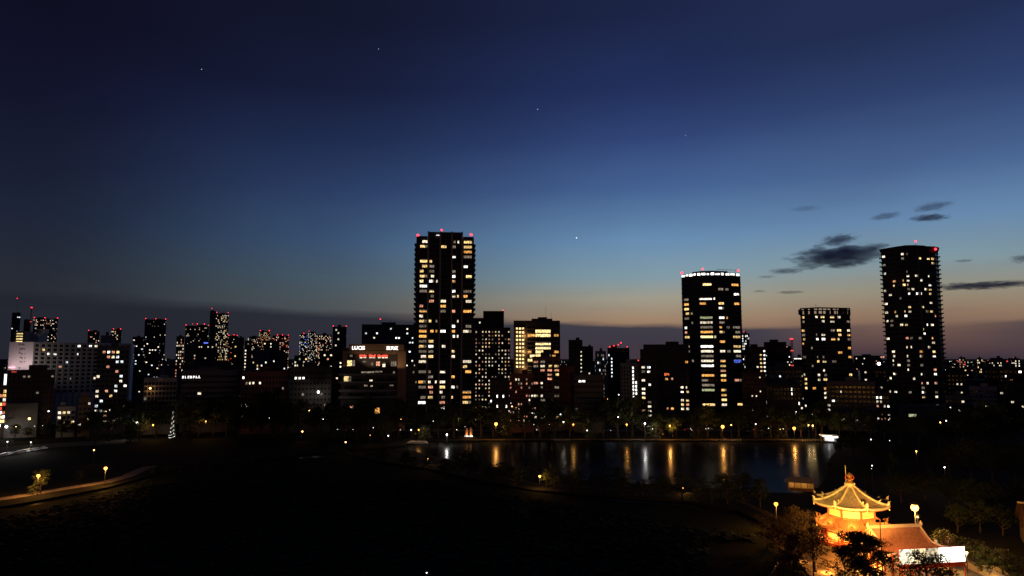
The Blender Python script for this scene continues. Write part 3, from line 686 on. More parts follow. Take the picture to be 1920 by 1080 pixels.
# ------------------------------------------------------------------ all the other buildings
RL = [(.02, .8), (.5, .8), (.98, .8)]
B = [  # name, label, x0, x1, ytop, Y, depth, wall, windows, extra
 ('broadcast_tower_block', 'far slab with a tall red-tipped mast, left edge of the skyline', 23, 39, 587, 1600, 30, wall_dark, (3, 5, .7, .6, .12, 'c', 's'), dict(reds=[(.45, 33)])),
 ('slab_building', 'plain dark far slab between the masted block and the red-lit hotel block', 45, 58, 600, 1500, 30, wall_dark, None, {}),
 ('slab_building', 'far dark slab with three roof beacons and scattered white windows near the mast', 63, 109, 598, 1400, 30, wall_dark, (12, 5, .6, .5, .3, 'wwdp', 's'), dict(reds=[(.03, 1), (.46, 1), (.98, 1)])),
 ('slab_building', 'small far block with pinkish windows rising behind the hotel roof', 165, 187, 622, 1250, 25, wall_dark, (6, 5, .6, .5, .2, 'pw', 's'), dict(reds=[(.05, 1)])),
 ('slab_building', 'small far block with bright white top windows behind the hotel', 209, 228, 619, 1250, 25, wall_dark, (5, 5, .7, .6, .25, 'wwo', 's'), dict(reds=[(.2, 1), (.9, 1)])),
 ('office_slab', 'far dark office slab with beacons on its three roof corners', 272, 312, 600, 1250, 30, wall_dark, (10, 6, .6, .4, .13, 'cwd', 's'), dict(reds=[(.03, 1), (.5, 1), (.97, 1)])),
 ('stair_block', 'dark block with a zigzag of stair lights under the beaconed slab', 249, 270, 633, 800, 20, wall_dark, (4, 3.4, .5, .35, .25, 'cw', 's'), {}),
 ('stair_block', 'dark block with a slanting ladder of white stair lights', 274, 300, 640, 780, 20, wall_dark, (5, 3.4, .5, .35, .17, 'cw', 's'), {}),
 ('red_lit_block', 'far block outlined with red beacons and a white sky lobby', 348, 392, 612, 1200, 30, wall_dark, (12, 4.2, .6, .5, .22, 'wwpyd', 's'), dict(reds=[(.02, 1), (.3, 3), (.5, 3), (.8, 3), (.98, 1)])),
 ('slender_tower', 'slender far tower with a dense face of lit windows', 405, 429, 589, 1150, 28, wall_mid, (7, 3.8, .55, .5, .5, 'wwwyyd', 's'), dict(reds=[(.05, 1.5), (.95, 1.5)])),
 ('slender_tower', 'dark blank shaft joined to the far densely lit tower', 394, 405, 584, 1158, 24, wall_dark, None, dict(reds=[(.3, 4)])),
 ('low_block', 'low far block with red lamps right of the densely lit tower', 427, 446, 631, 1250, 24, wall_dark, (5, 4, .6, .5, .2, 'rwp', 's'), dict(reds=[(.1, 1), (.6, 2), (.95, 1)])),
 ('low_block', 'low far block with rows of tiny lights, left of the pink cluster', 465, 487, 632, 1300, 25, wall_dark, (8, 4, .6, .5, .35, 'wpwd', 's'), {}),
 ('pink_block', 'far block glowing pink at the middle of the distant cluster', 486, 507, 622, 1350, 25, wall_dark, (8, 4, .6, .55, .55, 'ppowy', 's'), dict(reds=[(.1, .8), (.9, .8)])),
 ('pink_block', 'far block with red roof beacons right of the pink cluster', 511, 542, 630, 1350, 25, wall_dark, (10, 4, .6, .5, .35, 'wpprw', 's'), dict(reds=[(.3, .8), (.6, .8), (.95, .8)])),
 ('far_block', 'far block with bluish windows left of the paired far blocks', 562, 577, 627, 1400, 25, wall_dark, (5, 4, .6, .5, .35, 'ccwwdb', 's'), dict(reds=[(.5, .8)])),
 ('far_block', 'far block with a bright white middle between bluish and pink blocks', 578, 592, 623, 1400, 25, wall_dark, (5, 4, .6, .5, .4, 'wcw', 's'), dict(reds=[(.1, .8)])),
 ('far_block', 'far block with pink windows just left of the tall dark slab', 592, 622, 628, 1350, 25, wall_dark, (10, 4, .6, .5, .4, 'wppw', 's'), {}),
 ('slab_building', 'tall dark slab with red corner beacons left of the restaurant block', 624, 650, 614, 900, 24, wall_dark, (6, 4, .6, .5, .07, 'wp', 's'), dict(reds=[(.03, .7), (.97, .7)])),
 ('wide_office', 'very wide dark office behind the restaurant block, few white windows', 679, 782, 610, 700, 36, wall_mid, (20, 4.6, .55, .3, .14, 'Wwc', 's'), dict(reds=[(.33, 5)])),
 ('apartment_block', 'block covered in small pinkish gallery lights right of the tallest tower', 890, 957, 616, 560, 24, wall_brown, (11, 3.0, .34, .38, .72, 'wwdpwyd', 's'), dict(roof=False)),
 ('plain_block', 'plain black block with one red beacon behind the pinkish gallery block', 906, 945, 585, 600, 24, wall_dark, None, dict(reds=[(.95, .5)], roof=False)),
 ('dark_block', 'low black shoulder block tucked beside the tallest tower', 886, 908, 598, 610, 24, wall_dark, (4, 4, .5, .4, .1, 'w', 's'), dict(roof=False)),
 ('red_window_block', 'low brown block with rows of small reddish windows', 955, 1000, 704, 430, 16, wall_red, (9, 2.5, .45, .45, .45, 'ppdpwd', 's'), {}),
 ('stepped_apartments', 'stepped brown apartment house with pairs of lit windows before the yellow bands', 998, 1050, 671, 440, 18, wall_brown, (4, 2.65, .62, .5, .45, 'wpwyd', 'i'), {}),
 ('brick_block', 'blank reddish brick block right of the stepped apartments', 1047, 1077, 690, 445, 18, wall_red, (3, 4.5, .2, .3, .05, 'd', 's'), {}),
 ('low_office', 'low dark office with two bright white windows on its top floor', 1077, 1132, 706, 430, 18, wall_mid, (8, 3.4, .8, .35, .02, 'd', 's'), dict(lit={(1, 0): 'W', (2, 0): 'W'}, ledge=True)),
 ('dark_block', 'stepped black block with one column of small lights', 1066, 1092, 639, 640, 22, wall_dark, (5, 3.6, .4, .35, .03, 'd', 's'), dict(lit={(4, k): 'w' for k in range(2, 9)})),
 ('dark_block', 'lower black block right of the column of small lights', 1092, 1112, 651, 660, 22, wall_dark, (4, 3.6, .5, .4, .1, 'cw', 's'), {}),
 ('gallery_block', 'grey block with faintly lit galleries in the middle distance', 1116, 1136, 660, 600, 18, wall_pale, (6, 3.2, .5, .55, .35, 'dddc', 's'), {}),
 ('crane_block', 'dark block with a cluster of red crane lamps on its roof', 1139, 1180, 654, 720, 22, wall_dark, (8, 3.6, .4, .5, .05, 'c', 's'), dict(reds=[(.1, 1), (.3, 2), (.5, 3), (.62, 5), (.9, 1)], lit={(1, k): 'c' for k in range(2, 8)})),
 ('corridor_block', 'pale block with a bright white outside stair', 1163, 1200, 683, 480, 16, wall_pale, (7, 2.5, .45, .6, .0, 'W', 's'), dict(lit={**{(4, k): 'W' for k in range(0, 9)}, **{(5, k): 'W' for k in range(4, 8)}})),
 ('apartment_block', 'dark apartment block with two columns of lit windows left of the crowned tower', 1200, 1232, 657, 470, 18, wall_dark, (3, 2.9, .55, .5, .0, 'w', 'i'), dict(lit={(0, 3): 'w', (0, 4): 'd', (0, 6): 'w', (0, 8): 'w', (0, 9): 'w', (0, 10): 'y', (0, 13): 'p', (0, 16): 'o', (1, 3): 'c', (1, 4): 'W', (1, 7): 'W', (1, 11): 'd', (1, 12): 'w', (1, 13): 'w', (1, 14): 'w'})),
 ('apartment_block', 'broad dark apartment block hugging the left side of the crowned tower', 1206, 1291, 648, 500, 20, wall_dark, (9, 3.0, .5, .5, .0, 'w', 'i'), dict(lit={(8, 3): 'o', (4, 7): 'o', (5, 7): 'p', (7, 9): 'w', (8, 9): 'w', (7, 10): 'W', (8, 10): 'y', (7, 12): 'w', (8, 12): 'y', (7, 13): 'Y', (8, 13): 'p', (4, 14): 'p', (5, 14): 'o', (7, 14): 'w', (8, 14): 'w', (8, 16): 'w'})),
 ('slender_tower', 'slim far tower edged with white light right of the crowned tower', 1391, 1405, 626, 950, 18, wall_mid, (5, 3.5, .5, .6, .6, 'WcWwd', 's'), dict(reds=[(.3, 2)])),
 ('stair_lit_block', 'brown block with a lit outside stair glowing at each landing', 1396, 1436, 652, 600, 20, wall_brown, (6, 3.4, .5, .4, .06, 'w', 's'), dict(lit={**{(5, k): 'W' for k in range(0, 7)}, **{(4, k): 'y' for k in range(1, 7)}})),
 ('dark_block', 'big black block right of the stair-lit brown block', 1432, 1474, 643, 620, 24, wall_dark, (6, 4, .4, .3, .03, 'c', 's'), {}),
 ('far_block', 'small far block with pink roof sign beside the lattice mast', 1468, 1484, 650, 900, 20, wall_dark, (5, 3.4, .5, .5, .3, 'wpc', 's'), {}),
 ('low_block', 'low block with a bright roof line left of the boxy tower', 1488, 1504, 671, 640, 18, wall_dark, (4, 3.4, .5, .5, .18, 'wd', 's'), {}),
 ('dark_block', 'low dark block below the pink roof sign', 1440, 1503, 690, 520, 20, wall_mid, (10, 3.3, .5, .4, .07, 'cw', 's'), {}),
 ('reddish_block', 'low reddish block under the stair-lit brown block', 1390, 1436, 700, 500, 18, wall_red, (6, 3.3, .3, .3, .1, 'w', 's'), {}),
 ('dark_block', 'lower dark block with tall slit lights right of the reddish block', 1436, 1500, 722, 460, 18, wall_dark, (10, 3, .3, .6, .08, 'cW', 's'), {}),
 ('pale_apartments', 'pale low apartment house at the foot of the boxy tower', 1548, 1640, 718, 440, 16, wall_grey, (11, 2.9, .6, .4, .09, 'WwW', 'i'), dict(ledge=True)),
 ('far_block', 'far low block with a bright white lamp left of the faceted tower', 1600, 1652, 668, 900, 22, wall_dark, (14, 3.4, .5, .4, .16, 'wwp', 's'), {}),
 ('dark_block', 'dim low block between the pale apartments and the faceted tower', 1612, 1668, 692, 600, 18, wall_mid, (8, 3.2, .5, .4, .06, 'w', 's'), {}),
 ('lit_apartments', 'small apartment house with clustered pink and white windows left of faceted tower foot', 1641, 1668, 738, 450, 14, wall_mid, (4, 2.7, .5, .5, .5, 'wpW', 'i'), {}),
 ('dark_block', 'dark low block directly right of the faceted tower', 1768, 1812, 698, 560, 18, wall_dark, (6, 3.3, .4, .4, .06, 'w', 's'), {}),
 ('pale_apartments', 'pale low apartments with punched dark windows on the right', 1816, 1869, 728, 470, 16, wall_pale, (6, 2.9, .6, .42, .06, 'w', 'i'), dict(reds=[])),
 ('low_apartments', 'low grey apartments with ledges right of the faceted tower foot', 1772, 1816, 745, 450, 14, wall_grey, (6, 2.9, .6, .4, .1, 'wp', 'i'), dict(ledge=True)),
 ('dark_block', 'black block in front of the orange-lit building on the right', 1845, 1872, 690, 540, 18, wall_dark, (4, 3.6, .4, .4, .0, 'w', 's'), {}),
 ('orange_lit_block', 'block with warm orange and white windows at the right edge', 1873, 1925, 690, 520, 18, wall_brown, (6, 3.3, .62, .45, .3, 'YowWp', 'i'), {}),
 ('low_block', 'low brown block at right edge below the orange-lit one', 1872, 1930, 722, 470, 16, wall_brown, (6, 2.9, .5, .4, .1, 'wgo', 'i'), {}),
 ('far_block', 'far block with red and white lit columns on right skyline', 1798, 1810, 671, 1000, 18, wall_dark, (4, 3.3, .5, .6, .6, 'wrpw', 's'), {}),
 ('far_block', 'far block with a single white lit shaft on right skyline', 1832, 1842, 672, 1000, 18, wall_dark, (4, 3.3, .5, .6, .45, 'wwy', 's'), {}),
 ('far_block', 'far wide block with dotted lights at far right skyline', 1856, 1880, 672, 1000, 18, wall_dark, (9, 3.6, .5, .5, .35, 'w', 's'), {}),
 ('far_block', 'far block with a bright white shaft at the right edge', 1896, 1912, 673, 950, 18, wall_dark, (5, 3.3, .5, .6, .45, 'wWw', 's'), {}),
 ('apartment_house', 'apartment house with a glowing pink top floor beside the hotel', 183, 243, 652, 420, 16, wall_mid, (7, 2.9, .6, .5, .26, 'wWcwyp', 'i'), dict(lit={(1, 0): 'p', (2, 0): 'W', (3, 0): 'p', (4, 0): 'Y', (2, 1): 'p', (3, 1): 'w'})),
 ('roof_box_block', 'plain box rising behind the pink-topped apartment house', 189, 217, 631, 520, 14, wall_grey, None, {}),
 ('dark_block', 'broad dark block with a stair turret in front of the floodlit wall', 15, 104, 697, 412, 18, wall_brown, (10, 3.2, .5, .35, .03, 'd', 's'), {}),
 ('grey_annex', 'bare grey low annex at the left edge behind the bright street lamp', 11, 72, 759, 402, 8, wall_grey, None, dict(roof=False)),
 ('shop_building', 'narrow shop building crowded with lit signs at left edge', -6, 13, 726, 399, 12, wall_brown, (3, 2.4, .85, .7, .8, 'oprwWy', 'i'), {}),
 ('white_sign_block', 'narrow block with a vertical white sign at the left edge', -12, 12, 700, 413, 12, wall_grey, None, dict()),
 ('pale_house', 'small pale house lit by a green-tinged lamp near left street', 108, 142, 765, 404, 9, wall_pale, (4, 2.8, .6, .5, .4, 'wy', 'i'), {}),
 ('stair_house', 'small house with two warm stair lamps right of the pale house', 148, 172, 748, 408, 9, wall_tan, (3, 3, .5, .4, .35, 'yw', 'i'), {}),
 ('grid_office', 'pale gridded office with an orange lamp at its corner', 271, 332, 711, 420, 16, wall_pale, (9, 2.9, .62, .6, .02, 'd', 'i'), {}),
 ('long_office', 'long dark office with banded floors and a small white sign', 342, 447, 697, 430, 18, wall_grey, (14, 3.4, .85, .4, .012, 'w', 's'), dict(ledge=True)),
 ('penthouse_block', 'dark setback block behind the long banded office', 347, 452, 686, 470, 14, wall_brown, None, dict()),
 ('reddish_office', 'reddish office with a broken row of lit signs mid left', 454, 541, 699, 425, 18, wall_red, (14, 3.3, .5, .4, .02, 'd', 's'), dict(lit={(0, 0): 'W', (1, 1): 'd', (2, 1): 'w', (3, 1): 'w', (5, 1): 'w'})),
 ('dark_office', 'dark office with bright top corner windows before the tall dark slab', 545, 622, 690, 430, 18, wall_dark, (11, 3.3, .55, .4, .02, 'd', 's'), dict(lit={(1, 1): 'W', (2, 1): 'W', (3, 1): 'W'})),
 ('dark_block', 'square black block behind the gap left of the restaurant block', 600, 642, 660, 640, 20, wall_dark, (7, 3.5, .5, .4, .2, 'wpw', 's'), {}),
 ('city_block', 'dark block with a yellow-lit gallery beyond the reddish office', 552, 576, 668, 700, 18, wall_mid, (6, 3.2, .6, .5, .5, 'ywwg', 's'), {}),
 ('city_block', 'block with a single lit stair column beyond the long office', 459, 472, 640, 850, 16, wall_brown, (3, 4, .5, .4, .02, 'd', 's'), dict(lit={(0, k): 'w' for k in range(2, 9)})),
 ('city_block', 'brown block with a glowing foot left of the lit stair column', 440, 458, 634, 900, 16, wall_brown, (4, 4, .5, .4, .06, 'y', 's'), {}),
 ('city_block', 'block with a ladder of white lights near the zigzag stair block', 331, 346, 632, 820, 18, wall_dark, (4, 3.6, .4, .5, .5, 'wwp', 's'), {}),
 ('city_block', 'dark middle-distance block with a blue roof sign', 368, 405, 641, 900, 18, wall_dark, (9, 3.6, .5, .4, .07, 'w', 's'), {}),
 ('city_block', 'low dark block left of the blue-signed one', 348, 368, 646, 850, 18, wall_dark, (5, 3.5, .5, .4, .1, 'wp', 's'), {}),
 ('city_block', 'grey block with a bright first-floor hall beyond the reddish office', 474, 505, 657, 760, 18, wall_grey, (8, 3.4, .5, .5, .12, 'wWy', 's'), {}),
 ('city_block', 'curved-looking dark block right of the bright first-floor hall', 495, 525, 640, 880, 18, wall_mid, (8, 3.8, .5, .4, .08, 'w', 's'), {}),
 ('city_block', 'dark block with four bright lamps above the dark office', 508, 540, 664, 650, 18, wall_dark, (8, 3.5, .5, .4, .07, 'W', 's'), {}),
 ('city_block', 'dark block with a dim vertical light left of the tallest tower', 763, 783, 690, 480, 16, wall_grey, (4, 3.4, .5, .4, .08, 'd', 's'), {}),
 ('city_block', 'dark block with bright windows low on it, right of the tallest tower', 918, 958, 716, 450, 16, wall_dark, (7, 3.2, .4, .5, .14, 'W', 's'), {}),
]
CNT = 0
for name, label, x0, x1, yt, Y, dep, mat, win, ex in B:
    building(name, label, x0, x1, yt, Y, dep, mat, win, **ex)

# fixtures on some of those buildings
def sign_on(name, label, px, py, Y, w, h, mat, cat='sign', bars=0, on=None):
    if on:                                     # on = the facade's (left, right, distance): the sign hangs on that plane
        a, c = P(on[0], 700, on[2]), P(on[1], 700, on[2]); C_ = Vector(((a.x + c.x) / 2, on[2])); d = ray(px, py); n = C_.normalized()
        p = Vector((0, 0, EYE)) + d * ((C_.length - 1.1) / (d.x * n.x + d.y * n.y)); r = thing(name, label, cat, p, -atan2(C_.x, C_.y))
    else: p = P(px, py, Y - .9); r = thing(name, label, cat, p, -atan2(p.x, Y))
    box_part('sign_box', r, -w / 2 - .15, w / 2 + .15, 0, .5, -h / 2 - .15, h / 2 + .15, metal_dark)
    if bars:
        rnd = random.Random(int(px)); mm = MB(); cw = w / bars
        for i in range(bars):                                  # strokes too small to read from here
            a = -w / 2 + cw * i
            for q in range(3):
                if rnd.random() < .75: zz = -h / 2 + h * (q + .5) / 3; mm.box(a + cw * .1, a + cw * rnd.uniform(.5, .9), -.1, -.005, zz - h * .1, zz + h * .1, mat)
            mm.box(a + cw * .15, a + cw * .32, -.12, -.1, -h / 2, h / 2, mat)
        mm.build('lettering', r)
    else: box_part('sign_face', r, -w / 2, w / 2, -.08, -.005, -h / 2, h / 2, mat)
    return r
sign_on('roof_sign', 'small white lettered sign on the long banded office', 359, 707, 428, 10.5, 1.5, sign_white, bars=7, on=(342, 447, 430))
sign_on('shop_sign', 'bright white block-lettered sign low on the reddish office', 460, 760, 423, 4.8, 1.8, sign_white, bars=4, on=(454, 541, 425))
sign_on('roof_sign', 'blue lit roof sign in the left middle distance', 386, 643, 898, 5, 1.5, LIT['b'], on=(368, 405, 900))
sign_on('roof_sign', 'small blue lit sign beside the crowned tower', 1383, 678, 560, 4.5, 2.0, LIT['b'], bars=4)
sign_on('roof_sign', 'red lettered sign on the dark roof left of the floodlit wall', 27, 697, 328, 2.6, .7, sign_red, bars=4, on=(15, 104, 412))
sign_on('blade_sign', 'vertical white blade sign at the left edge', 10, 712, 345, 1.2, 6.6, sign_white, on=(-12, 12, 413))
sign_on('roof_sign', 'white strip sign right of the slim white-edged tower', 1405, 656, 640, 5, .7, sign_white)
sign_on('roof_sign', 'pink roof sign beside the lattice mast', 1473, 650, 880, 4.5, 1.4, LIT['p'])
sign_on('roof_sign', 'long white roof line sign left of the boxy tower', 1496, 672.5, 620, 6.5, .8, LIT['W'])
sign_on('neon_sign', 'red neon lettered sign left of the crowned tower', 1251, 702, 470, 4, 1.8, emit('neon_red', (1, .2, .05), 1.5), bars=3, on=(1206, 1291, 500))
sign_on('roof_sign', 'pink strip sign at the left foot of the faceted tower skyline', 1655, 669.5, 560, 3, .8, LIT['p'])
sign_on('shop_sign', 'yellow-green shop sign at the foot of the faceted tower', 1711, 779, 520, 5, 2, LIT['g'])
def lattice_mast(px, ytop, ybase, Y, label, name='lattice_mast'):
    p = at_ground(px, Y); zt = P(px, ytop, Y).z; r = thing(name, label, 'mast', p); mm = MB()
    mat = principled('mast_red_paint', (.5, .06, .04), .5)
    for sx in (-1, 1):
        for sy in (-1, 1): mm.tube([(sx * 1.6, sy * 1.6, 0), (sx * .7, sy * .7, zt)], .22, mat, 4)
    k = int(zt / 3)
    for i in range(k):
        a, c = 1.6 - .9 * i / k, 1.6 - .9 * (i + 1) / k
        mm.tube([(-a, -a, zt * i / k), (c, -c, zt * (i + 1) / k)], .12, mat, 4); mm.tube([(a, -a, zt * i / k), (-c, -c, zt * (i + 1) / k)], .12, mat, 4)
    mm.build('lattice', r)
    for f in (.55, .8, 1.0):
        q = MB(); q.box(-1.2, 1.2, -1.1, 1.1, zt * f, zt * f + .9, red_lamp if f == 1 else LIT['r']); q.build('beacon', r)
lattice_mast(1488.5, 636, 670, 780, 'thin red lattice mast left of the boxy tower')
lattice_mast(50, 577, 600, 1500, 'faint far mast topped by a red beacon near the left edge', 'antenna_mast')

# the far city: thousands of small roofs with pin-prick lights that read as one mass
def distant_city():
    rnd = random.Random(21); mm = MB()
    for _ in range(3000):
        Y = rnd.uniform(650, 3600); px = rnd.uniform(-80, 2000); g = at_ground(px, Y)
        h = rnd.uniform(7, 26) + (rnd.random() < .25) * rnd.uniform(5, 22) * min(1, Y / 1200); w = rnd.uniform(9, 26); d = rnd.uniform(9, 20)
        mat = rnd.choice((wall_dark, wall_mid, wall_dark, wall_grey))
        mm.box(g.x - w / 2, g.x + w / 2, Y, Y + d, 0, h, mat)
        for _k in range(rnd.choice((0, 1, 1, 2, 3, 5))):
            u = rnd.uniform(-w / 2 + 1, w / 2 - 1); z = h - rnd.uniform(1.2, min(9, h - 1)); s = rnd.uniform(.3, .9) * (.5 + Y / 2200)
            mm.box(g.x + u - s, g.x + u + s * rnd.uniform(.3, 1.4), Y - .3, Y, z - s * .8, z + s * .6, LIT[rnd.choice('wwwcydWp')])
        if h > 30 and rnd.random() < .2: mm.box(g.x - 1, g.x + 1, Y, Y + 2, h + .01, h + 2.2, LIT['r'])
    tag(mm.build('distant_rooftops'), kind='stuff')
distant_city()

# ------------------------------------------------------------------ the octagonal temple hall
tile_m = principled('grey_roof_tile', (.3, .26, .2), .55, 0, .3, 2)
ridge_m = principled('ridge_plaster', (.62, .54, .38), .6, 0, .15, 3)
hall_tile = principled('brown_roof_tile', (.34, .2, .14), .55, 0, .3, 2)
copper_m = principled('red_roof_tile', (.42, .16, .07), .55, 0, .2, 2)
cream_m = principled('cream_plaster', (.78, .64, .34), .7, 0, .08, 1)
red_m = principled('vermilion_wood', (.55, .09, .03), .55, 0, .15, 3)
gold_m = principled('gilt_bronze', (.75, .5, .16), .35, .8, .1, 3)
podium_m = principled('podium_stone', (.42, .33, .24), .85, 0, .2, 1.5)
T8 = tan(pi / 8)
def opt(ang, a, x=0):                       # point on a face: ang is the face azimuth from the front, a the apothem, x the sideways offset
    return (a * sin(ang) + x * cos(ang), -a * cos(ang) + x * sin(ang))
def octpts(R): return [(R * sin((k + .5) * pi / 4), -R * cos((k + .5) * pi / 4)) for k in range(8)]
def oct_roof(root, pre, R, R0, zt, ze, power, up, mat, rmat, rib, soff_r, soff_z, ridge=.2, knob=True):
    a1, a0 = R * cos(pi / 8), R0 * cos(pi / 8)
    def zz(a, s):
        t = (a - a0) / (a1 - a0)
        return zt - (zt - ze) * (1 - (1 - t) ** power) + up * abs(s) ** 3 * t ** 3
    NT, NS = 10, 10
    for k in range(8):
        ang = k * pi / 4; mm = MB(); vs, fs = [], []
        for i in range(NT + 1):
            a = a0 + (a1 - a0) * i / NT; hw = a * T8
            for j in range(NS + 1):
                s = -1 + 2 * j / NS; x, y = opt(ang, a, s * hw); vs.append((x, y, zz(a, s)))
        for i in range(NT):
            for j in range(NS):
                q = i * (NS + 1) + j; fs.append((q, q + NS + 1, q + NS + 2, q + 1))
        mm.add(vs, fs, mat)
        face = mm.build(pre + '_face', root, True)
        mm = MB(); hw = a1 * T8; n = int(hw / rib)
        for i in range(-n, n + 1):
            x0 = i * rib; ast = max(a0 + .02, abs(x0) / T8 + .05)
            if ast > a1 - .2: continue
            pts = []
            for q in range(7):
                a = ast + (a1 + .08 - ast) * q / 6; x, y = opt(ang, a, x0); pts.append((x, y, zz(min(a, a1), x0 / (a * T8)) + .06))
            mm.tube(pts, .085, mat, 5)
        tag(mm.build('tile_row', face), kind='stuff')
        # eave edge and the sloping underside
        mm = MB(); vs = []; fs = []
        for j in range(NS + 1):
            s = -1 + 2 * j / NS; x, y = opt(ang, a1, s * hw); z = zz(a1, s); x2, y2 = opt(ang, a1 - .12, s * (a1 - .12) * T8); x3, y3 = opt(ang, soff_r * cos(pi / 8), s * soff_r * cos(pi / 8) * T8)
            vs += [(x, y, z), (x, y, z - .26), (x2, y2, z - .42), (x3, y3, soff_z)]
        for j in range(NS):
            for q in range(3): o = j * 4 + q; fs.append((o, o + 4, o + 5, o + 1))
        mm.add(vs, fs, rmat); mm.build('eave', root)
        mm = MB()
        for i in range(-9, 10):
            s = i / 9.5; x, y = opt(ang, a1 - .15, s * (a1 - .15) * T8); x3, y3 = opt(ang, soff_r * cos(pi / 8) + .05, s * soff_r * cos(pi / 8) * T8)
            mm.tube([(x, y, zz(a1, s) - .5), (x3, y3, soff_z - .08)], .07, red_m, 4)
        tag(mm.build('rafter', root), kind='stuff')
        # hip ridge on the corner after this face
        va = (k + .5) * pi / 4; mm = MB(); pts = []
        for i in range(9):
            r_ = R0 + (R - R0 - .15) * i / 8; a = r_ * cos(pi / 8); pts.append((r_ * sin(va), -r_ * cos(va), zz(a, 1) + ridge * .7))
        mm.tube(pts, [ridge * (1.0 + .25 * i / 8) for i in range(9)], rmat, 6)
        h = mm.build('hip_ridge', root)
        if knob:
            for f, sz in ((.72, .34), (.97, .42)):
                r_ = R0 + (R - R0) * f; a = r_ * cos(pi / 8); c = Vector((r_ * sin(va), -r_ * cos(va), zz(a, 1) + ridge)); mm = MB()
                mm.box(-sz * .5, sz * .5, -sz * .35, sz * .35, 0, sz * 1.5, rmat, Matrix.Translation(c) @ Matrix.Rotation(va, 4, 'Z'))
                mm.tube([c + Vector((sin(va) * .1, -cos(va) * .1, sz * 1.4)), c + Vector((sin(va) * .35, -cos(va) * .35, sz * 2.0))], [.1, .04], rmat, 5)
                mm.build('ridge_end_tile', h)
            c = Vector(((R - .15) * sin(va), -(R - .15) * cos(va), zz(a1, 1) - .75)); mm = MB(); mm.lathe([(.03, .35), (.1, .2), (.16, -.12), (.17, -.2)], gold_m, 8, c); mm.build('wind_bell', root)
    return zz
def temple():
    c = P(1595, 940, 157); c.z = 0; yaw = -atan2(c.x, c.y)
    t = thing('octagonal_temple', 'floodlit octagonal temple hall with two tiers of curving tiled roofs', 'temple', c, yaw)
    # podium of stepped stone courses
    mm = None
    for i, (R, z0, z1) in enumerate(((8.4, 0, .5), (7.9, .5, 1.6), (7.6, 1.6, 2.7), (7.5, 2.7, 3.8), (7.3, 3.8, 4.7))):
        mm = MB(); mm.prism(octpts(R), z0, z1, podium_m); mm.build('podium_course', t)
    mm = MB(); mm.prism(octpts(7.2), 4.7, 5.3, red_m); mm.prism(octpts(7.35), 5.3, 5.5, red_m, True); mm.build('veranda', t)
    for k in range(8):                          # railing
        ang = k * pi / 4; a = 7.05 * cos(pi / 8); hw = a * T8
        r_ = MB(); M = Matrix.Translation((*opt(ang, a), 0)) @ Matrix.Rotation(ang, 4, 'Z')
        for z in (5.85, 6.25, 6.62): r_.box(-hw - .15, hw + .15, -.05, .05, z - .05, z + .05, red_m, M)
        for i in range(6): x = -hw + 2 * hw * i / 5; r_.box(x - .05, x + .05, -.06, .06, 5.5, 6.57 + (.3 if i in (0, 5) else 0), red_m, M)
        r_.build('railing', t)
    def storey(R, z0, z1, rails):
        for k in range(8):
            ang = k * pi / 4; a = R * cos(pi / 8); hw = a * T8; M = Matrix.Translation((*opt(ang, a), 0)) @ Matrix.Rotation(ang, 4, 'Z')
            mm = MB(); mm.box(-hw + .02, hw - .02, 0, .3, z0, z1, cream_m, M); w_ = mm.build('wall_panel', t)
            mm = MB()
            for z, hgt in rails: mm.box(-hw + .1, hw - .1, -.09, -.005, z - hgt / 2, z + hgt / 2, red_m, M)
            mm.build('tie_beam', t)
            va = (k + .5) * pi / 4; mm = MB(); mm.tube([(R * sin(va), -R * cos(va), z0), (R * sin(va), -R * cos(va), z1)], .2, red_m, 8); mm.build('column', t)
            if z0 < 7 and k % 2 == 0:
                mm = MB(); mm.box(-.75, .75, -.16, -.1, z0, z0 + 2.4, red_m, M)
                mm.box(-.62, -.05, -.2, -.161, z0 + .15, z0 + 2.25, gold_m, M); mm.box(.05, .62, -.2, -.161, z0 + .15, z0 + 2.25, gold_m, M); mm.build('door', t)
    storey(5.3, 5.5, 9.1, ((5.75, .25), (7.2, .14), (8.5, .25)))
    storey(4.9, 10.2, 13.75, ((10.7, .25), (12.35, .16), (13.3, .3)))
    oct_roof(t, 'lower_roof', 7.7, 4.85, 10.55, 8.85, 1.5, .4, copper_m, copper_m, .34, 5.1, 9.0, .14)
    oct_roof(t, 'upper_roof', 8.15, .75, 16.95, 13.45, 1.7, .42, tile_m, ridge_m, .36, 4.8, 13.7, .21)
    # the finial: dew basin, lotus and flaming jewel, with a lightning rod
    mm = MB(); mm.prism(octpts(1.05), 16.75, 17.35, ridge_m, True); mm.prism(octpts(1.2), 17.351, 17.6, ridge_m, True); mm.build('dew_basin', t)
    mm = MB(); mm.lathe([(.9, 17.6), (.95, 17.75), (.45, 17.95), (.4, 18.1), (.75, 18.25), (.85, 18.4), (.4, 18.5), (.3, 18.7)], gold_m, 14); f = mm.build('finial', t)
    mm = MB(); mm.lathe([(.15, 18.7), (.48, 18.95), (.55, 19.2), (.4, 19.5), (.14, 19.72), (.03, 19.9)], gold_m, 12); mm.build('jewel', f)
    for k in range(4):
        a = k * pi / 2 + .4; mm = MB(); mm.tube([(.55 * cos(a), .55 * sin(a), 18.3), (.95 * cos(a), .95 * sin(a), 18.7), (.75 * cos(a), .75 * sin(a), 19.1), (.6 * cos(a), .6 * sin(a), 19.55)], [.14, .13, .09, .02], red_m, 5); mm.build('flame', f)
    mm = MB(); mm.tube([(-.75, .2, 17.2), (-.75, .2, 21.3)], .06, ridge_m, 5); mm.build('lightning_rod', t)
